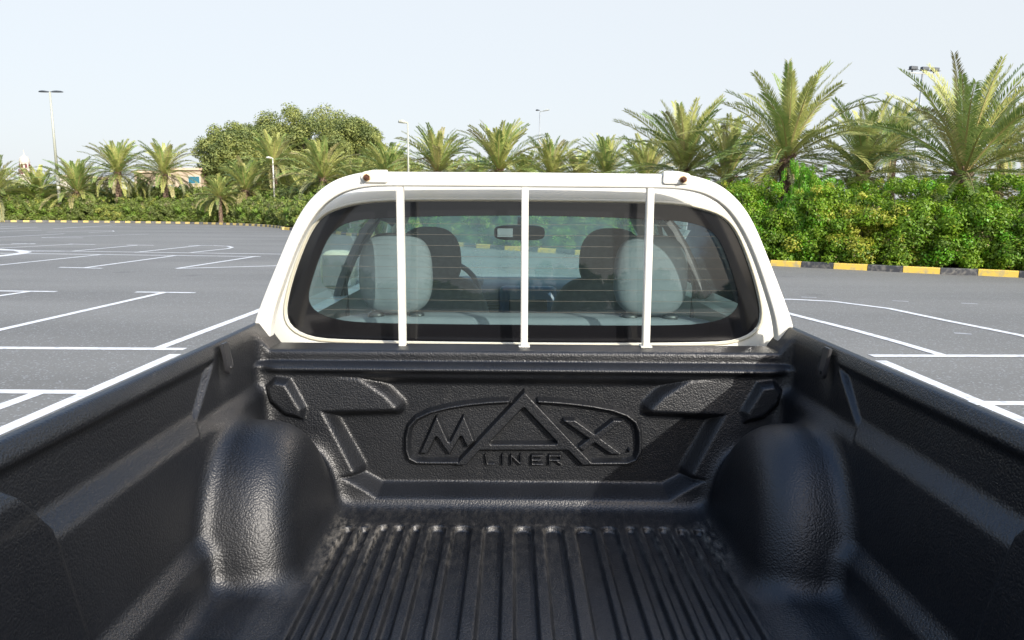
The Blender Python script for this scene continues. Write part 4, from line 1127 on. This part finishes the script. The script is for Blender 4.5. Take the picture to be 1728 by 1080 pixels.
# second, taller row behind the near hedge
for i, s0 in enumerate(np.arange(5, 27, 2.6)):
    p, d, n_ = along(s0); q = p+n_*2.9
    x = project(q)
    if x > 1290: shrub(q, math.atan2(d.y, d.x)+.3, 'taller shrub in the back row of the hedge, %s from the right' % ORD[i], SH[('g2','d1','g1')[i%3]], (1.05,1,1.08), 'back row of the hedge at right')
p = at(1352, 330, 21.5); shrub(Vector((p.x, p.y)), .5, 'bright fresh-green climber heap on top of the hedge below the full palm', SH['f1'], (.42,.5,1.26), 'hedge climbers')
s_ = 52; far = []
tot = KL[-1]
while s_ < tot-3:
    p, d, n_ = along(s_); far.append((p+n_*1.7, math.atan2(d.y, d.x))); s_ += 2.5
far = [q for q in far if -60 < project(q[0]) < 520]; far.sort(key=lambda q: project(q[0]))
for i, q in enumerate(far):
    k = 'y1' if 5 <= i % 9 <= 5 else ('d1' if i % 3 == 1 else 'g1')
    shrub(q[0], q[1], '%s shrub from the left in the far hedge behind the yellow-black kerb' % ORD[min(i,29)], SHF[k], (1,1,rng.uniform(.9,1.15)), 'far hedge shrubs at left', False)
# undergrowth behind the far hedge: one mass nobody could count
rs = np.random.RandomState(5); Cc = []
for i in range(700):
    s0 = rs.uniform(50, tot-2); p, d, n_ = along(s0); w = rs.uniform(3.5, 8); Cc.append((p.x+n_.x*w, p.y+n_.y*w, rs.uniform(.3,2.9)))
um = leaf_mesh('undergrowth', 6, np.array(Cc), rs.uniform(.5,.9,len(Cc)), 90000, .18, M_LEAFF, wts['d'])
uo = link('undergrowth', um); tag(uo, kind='stuff')

# broad trees
def crown_tree(px, pyt, pyb, Y, wpx, lab, seed, nleaf=42000, dark=.4, grp='broad trees behind the palms'):
    top_ = at(px, pyt, Y); H = top_.z; W = wpx/F*Y; rng_ = np.random.RandomState(seed)
    o = empty('broad_tree', (top_.x, Y, 0)); tag(o, lab, 'tree', grp)
    C = []; Rr = []
    base = H*.25
    for q in range(220):
        while True:
            p = rng_.uniform(-1,1,3)
            if p[0]**2+p[1]**2+abs(p[2])**2 < 1 and (np.linalg.norm(p) > .55): break
        zf = (p[2]+1)/2
        C.append((p[0]*W/2, p[1]*W/2, base+(H-base-.4)*zf)); Rr.append(rng_.uniform(.07,.15)*W*.5+.45)
    me = leaf_mesh('tree_crown', seed, np.array(C), np.array(Rr), int(nleaf*1.6), .18, M_TREEL, [1-dark, dark], 1.4)
    link('crown', me, None, None).parent = o
    bm = bmesh.new(); tube(bm, [(0,0,0),(.1,0,H*.18),(0,.1,H*.35)], [.5,.38,.3], 10)
    for q in range(14):
        c_ = C[q*9]; tube(bm, [(0,.1,H*.3), (c_[0]*.45, c_[1]*.45, H*.35+(c_[2]-H*.35)*.5), c_], [.2,.12,.04], 6)
    link('trunk', bm_mesh(bm, 'trunk'), M_BARK).parent = o
    return o
crown_tree(395, 208, 330, 92, 120, 'left and lowest dome of the broad tree group behind the palms', 3)
crown_tree(450, 205, 330, 97, 130, 'darker middle tree between the left dome and the tallest broad tree', 9, dark=.6)
crown_tree(520, 179, 330, 100, 200, 'tallest broad tree with ragged top in the middle of the group', 4, 62000)
crown_tree(590, 200, 330, 96, 130, 'right shoulder tree of the broad group sloping down to the rack', 5)
crown_tree(645, 248, 330, 98, 110, 'lowest tree at the right end of the broad group', 6, 26000)
crown_tree(222, 318, 350, 90, 50, 'small bright tree between two tall palms at left', 12, 7000, .2)

# ================================================================== LAMPS
def pole_lamp(name, base, H, heads, lab, m=M_POLE, r=.09, grp='lamp posts around the car park'):
    o = empty(name, base); tag(o, lab, 'lamp post', grp)
    bm = bmesh.new(); tube(bm, [(0,0,0),(0,0,H*.38)], [r,r*.85], 10); tube(bm, [(0,0,H*.38),(0,0,H)], [r*.72,r*.45], 10); tube(bm, [(0,0,0),(0,0,.25)], [r*1.9,r*1.9], 10)
    link('pole', bm_mesh(bm, 'pole'), m).parent = o
    return o
def head(o, x, y, z, ang, L=.75, m=M_LAMPH, tilt=.08, w=.28, arm=.2):
    bm = bmesh.new(); c, s = math.cos(ang), math.sin(ang)
    P = lambda a_, b, c_: (x+a_*c-b*s, y+a_*s+b*c, z+c_)
    sec = [(.0,.05,.04),(.2,.11,.08),(.5,.14,.10),(.85,.11,.07),(1,.04,.02)]; rings = []
    for t, hw, hh in sec:
        xx = arm+t*L; zz = tilt*xx
        rings.append([bm.verts.new(P(xx, k*hw*w/.28, zz+q)) for k, q in ((-1,-.0),(-.7,hh),(.7,hh),(1,-.0),(.7,-.05),(-.7,-.05))])
    for i in range(4):
        for k in range(6): bm.faces.new((rings[i][k], rings[i][(k+1)%6], rings[i+1][(k+1)%6], rings[i+1][k]))
    bm.faces.new(rings[0]); bm.faces.new(rings[-1]); tube(bm, [(x,y,z-.02), P(arm+.05,0,tilt*arm+.02)], [.04,.035], 8)
    bmesh.ops.recalc_face_normals(bm, faces=bm.faces)
    link('lamp_head', bm_mesh(bm, 'lamp_head'), m).parent = o
def at_b(px, py_top, Y): p = at(px, py_top, Y); return (p.x, p.y, 0), p.z
b = gr(97, 374); t_ = at(75, 155, b.y)
o = pole_lamp('street_lamp', (b.x, b.y+.6, .1), t_.z, 2, 'tall pale lamp post with flat twin heads standing at the far kerb', M_POLE, .17)
for a_ in (.15, math.pi-.15): head(o, 0, 0, t_.z, a_, .95, M_LAMPD, .03, .42, .15)
b = gr(461, 381); H_ = at(455, 268, b.y).z
o = pole_lamp('street_lamp', (b.x, b.y+.6, .1), H_, 1, 'short white lamp post with curved head at the far kerb left of the rack', M_WHITE, .10); head(o, 0, 0, H_, math.pi, .42, M_WHITE, .06, .3, .1)
bb, H_ = at_b(688, 207, 34)
o = pole_lamp('street_lamp', bb, H_, 1, 'cream single-arm lamp rising right behind the rack above the left bolt', M_POLE, .075); head(o, 0, 0, H_, math.pi, .36, M_POLE, .10, .26, .08)
bb, H_ = at_b(619, 231, 105)
o = pole_lamp('street_lamp', bb, H_, 2, 'distant lamp post in front of the right shoulder of the broad tree', M_POLE, .15); head(o, 0, 0, H_, .4, .8, M_LAMPD, .2, .4); head(o, 0, 0, H_, math.pi+.4, .8, M_LAMPD, .0, .4)
bb, H_ = at_b(662, 243, 60)
o = pole_lamp('garden_post', bb, H_, 0, 'thin black post with a round top just left of the single-arm lamp', M_LAMPD, .09)
me = bpy.data.meshes.new('ball'); bm = bmesh.new(); bmesh.ops.create_uvsphere(bm, u_segments=16, v_segments=10, radius=.17); bm.to_mesh(me); bm.free()
q = link('ball_top', me, M_LAMPD, None, True); q.parent = o; q.location = (0,0,H_)
bb, H_ = at_b(911, 190, 80)
o = pole_lamp('street_lamp', bb, H_, 2, 'grey lamp post with two heads on a short bracket in the middle of the sky', M_POLEG, .12); head(o, 0, 0, H_+.1, .25, .75, M_LAMPH, .22, .4, .35); head(o, 0, 0, H_+.25, math.pi-.2, .35, M_LAMPD, .0, .4, .1)
bb, H_ = at_b(831, 285, 75)
o = pole_lamp('street_lamp', bb, H_, 1, 'tiny white lamp just peeking over the rack below the bushy palm', M_WHITE, .09); head(o, 0, 0, H_, math.pi, .4, M_WHITE, .06, .3, .1)
def floodmast(base, H, lab, rz=0):
    o = empty('floodlight_mast', base, rz); tag(o, lab, 'floodlight mast', 'floodlight masts')
    bm = bmesh.new(); tube(bm, [(0,0,0),(0,0,H)], [.16,.07], 10); link('pole', bm_mesh(bm, 'pole'), M_POLEG).parent = o
    bm = bmesh.new(); box(bm, (0,0,H), (2.5,.08,.08)); link('crossbar', bm_mesh(bm, 'crossbar'), M_POLEG).parent = o
    for x in (-1.05, 0.05, 1.05):
        bm = bmesh.new(); box(bm, (x,-.12,H+.36), (.66,.30,.26), .05, 2, None); box(bm, (x,0,H+.12), (.08,.06,.24)); box(bm, (x,-.14,H+.22), (.78,.40,.03))
        link('floodlight', bm_mesh(bm, 'floodlight'), M_LAMPD).parent = o
    return o
bb, H_ = at_b(1557, 124, 60); floodmast(bb, H_, 'tall mast with three floodlights on a crossbar left of the largest palm', .25)

# ================================================================== BUILDINGS FAR LEFT
mb = at(44, 300, 150); mz = lambda py: at(44, py, 150).z
tw = empty('mosque_tower', (mb.x, mb.y, 0)); tag(tw, 'cream mosque tower with dark red arches and small dome at far left', 'tower')
def prism(name, n, r0, r1, z0, z1, m, parent, rot=0):
    bm = bmesh.new(); bmesh.ops.create_cone(bm, cap_ends=True, segments=n, radius1=r0, radius2=r1, depth=z1-z0, matrix=Matrix.Translation((0,0,(z0+z1)/2)) @ Matrix.Rotation(rot, 4, 'Z'))
    o = link(name, bm_mesh(bm, name), m); o.parent = parent; return o
Rt = .95
sh = prism('shaft', 8, 1.25, 1.2, 0, mz(296), M_VILLAW, tw, math.pi/8)
prism('balcony', 8, 1.35, 1.35, mz(296), mz(294), M_VILLAW, tw, math.pi/8)
ln = prism('lantern', 8, 1.05, .95, mz(294), mz(275), M_VILLAW, tw, math.pi/8)
for zc, hh, rr_, ww in ((mz(290), 1.0, 1.26, .5), (mz(280), .8, 1.06, .40)):
    for k in range(8):
        a_ = k*math.pi/4; bm = bmesh.new(); pts_ = [(-ww/2,-hh/2),(ww/2,-hh/2),(ww/2,hh*.2),(ww*.3,hh*.42),(0,hh*.55),(-ww*.3,hh*.42),(-ww/2,hh*.2)]
        f = bm.faces.new([bm.verts.new((math.cos(a_)*rr_*.94-math.sin(a_)*u_, math.sin(a_)*rr_*.94+math.cos(a_)*u_, zc+v_)) for u_, v_ in pts_])
        e_ = bmesh.ops.extrude_face_region(bm, geom=[f]); bmesh.ops.translate(bm, vec=(-math.cos(a_)*.12, -math.sin(a_)*.12, 0), verts=[v for v in e_['geom'] if isinstance(v, bmesh.types.BMVert)])
        link('arch_recess', bm_mesh(bm, 'arch_recess'), M_MAROON).parent = tw
bm = bmesh.new(); prev = None; zd = mz(275)
for r_, dz_ in ((.95,0),(1.0,.25),(.9,.75),(.6,1.25),(.25,1.55),(.08,1.75),(.05,2.6)):
    ring = [bm.verts.new((r_*math.cos(2*math.pi*k/16), r_*math.sin(2*math.pi*k/16), zd+dz_)) for k in range(16)]
    if prev:
        for k in range(16): f = bm.faces.new((prev[k], prev[(k+1)%16], ring[(k+1)%16], ring[k])); f.smooth = True
    prev = ring
link('dome', bm_mesh(bm, 'dome'), M_VILLAW).parent = tw
def villa(px0, px1, pyt, Y, lab, m, wins, name='villa'):
    a_ = at(px0, pyt, Y); b_ = at(px1, pyt, Y); H_ = a_.z; W_ = b_.x-a_.x; D_ = 10
    o = empty(name, ((a_.x+b_.x)/2, Y+D_/2, 0)); tag(o, lab, 'house', 'houses behind the palms')
    bm = bmesh.new(); box(bm, (0,0,H_/2), (W_,D_,H_)); link('wall', bm_mesh(bm, 'wall'), m).parent = o
    bm = bmesh.new(); box(bm, (0,0,H_+.14), (W_+.5,D_+.5,.28), .03); link('roof', bm_mesh(bm, 'roof'), M_TILE).parent = o
    for (u, v, w, h) in wins:
        bm = bmesh.new(); box(bm, (u*W_/2, -D_/2-.02, v*H_), (w+.2,.10,h+.2), .02); q = link('window_frame', bm_mesh(bm, 'window_frame'), M_VILLAW); q.parent = o
        bm = bmesh.new(); box(bm, (u*W_/2, -D_/2-.06, v*H_), (w,.06,h)); z_ = link('pane', bm_mesh(bm, 'pane'), M_BLUEG); z_.parent = q
    return o
villa(272, 338, 287, 88, 'peach villa with blue windows seen between the two palms', M_VILLA, [(-.62,.60,1.1,1.0),(.1,.58,.9,1.1),(.66,.80,1.3,.8),(.62,.42,1.6,1.1)])
villa(226, 262, 292, 92, 'peach house wall glimpsed between the tall palms at left', M_VILLA, [(-.4,.6,1,1.1),(.4,.6,1,1.1)])
villa(96, 128, 299, 95, 'low white building glimpsed behind the squat palm', M_VILLAW, [(.2,.4,1,1)], 'white_building')

# behind the camera: what the rear window mirrors
rs = np.random.RandomState(77); Cc = []; Rr = []
for i in range(900):
    x = rs.uniform(-110, 110); Cc.append((x, -78+rs.uniform(-4,4), rs.uniform(.3, 3.0+1.6*math.sin(x*.13)+1.0*math.sin(x*.31)))); Rr.append(rs.uniform(.8,1.6))
dm = leaf_mesh('distant_trees', 8, np.array(Cc), np.array(Rr), 60000, .55, M_TREEL, [.3,.7])
do = link('distant_trees', dm); tag(do, kind='stuff')
floodmast((-12.0,-42,0), 11, 'floodlight mast mirrored in the right side of the rear window', 0)
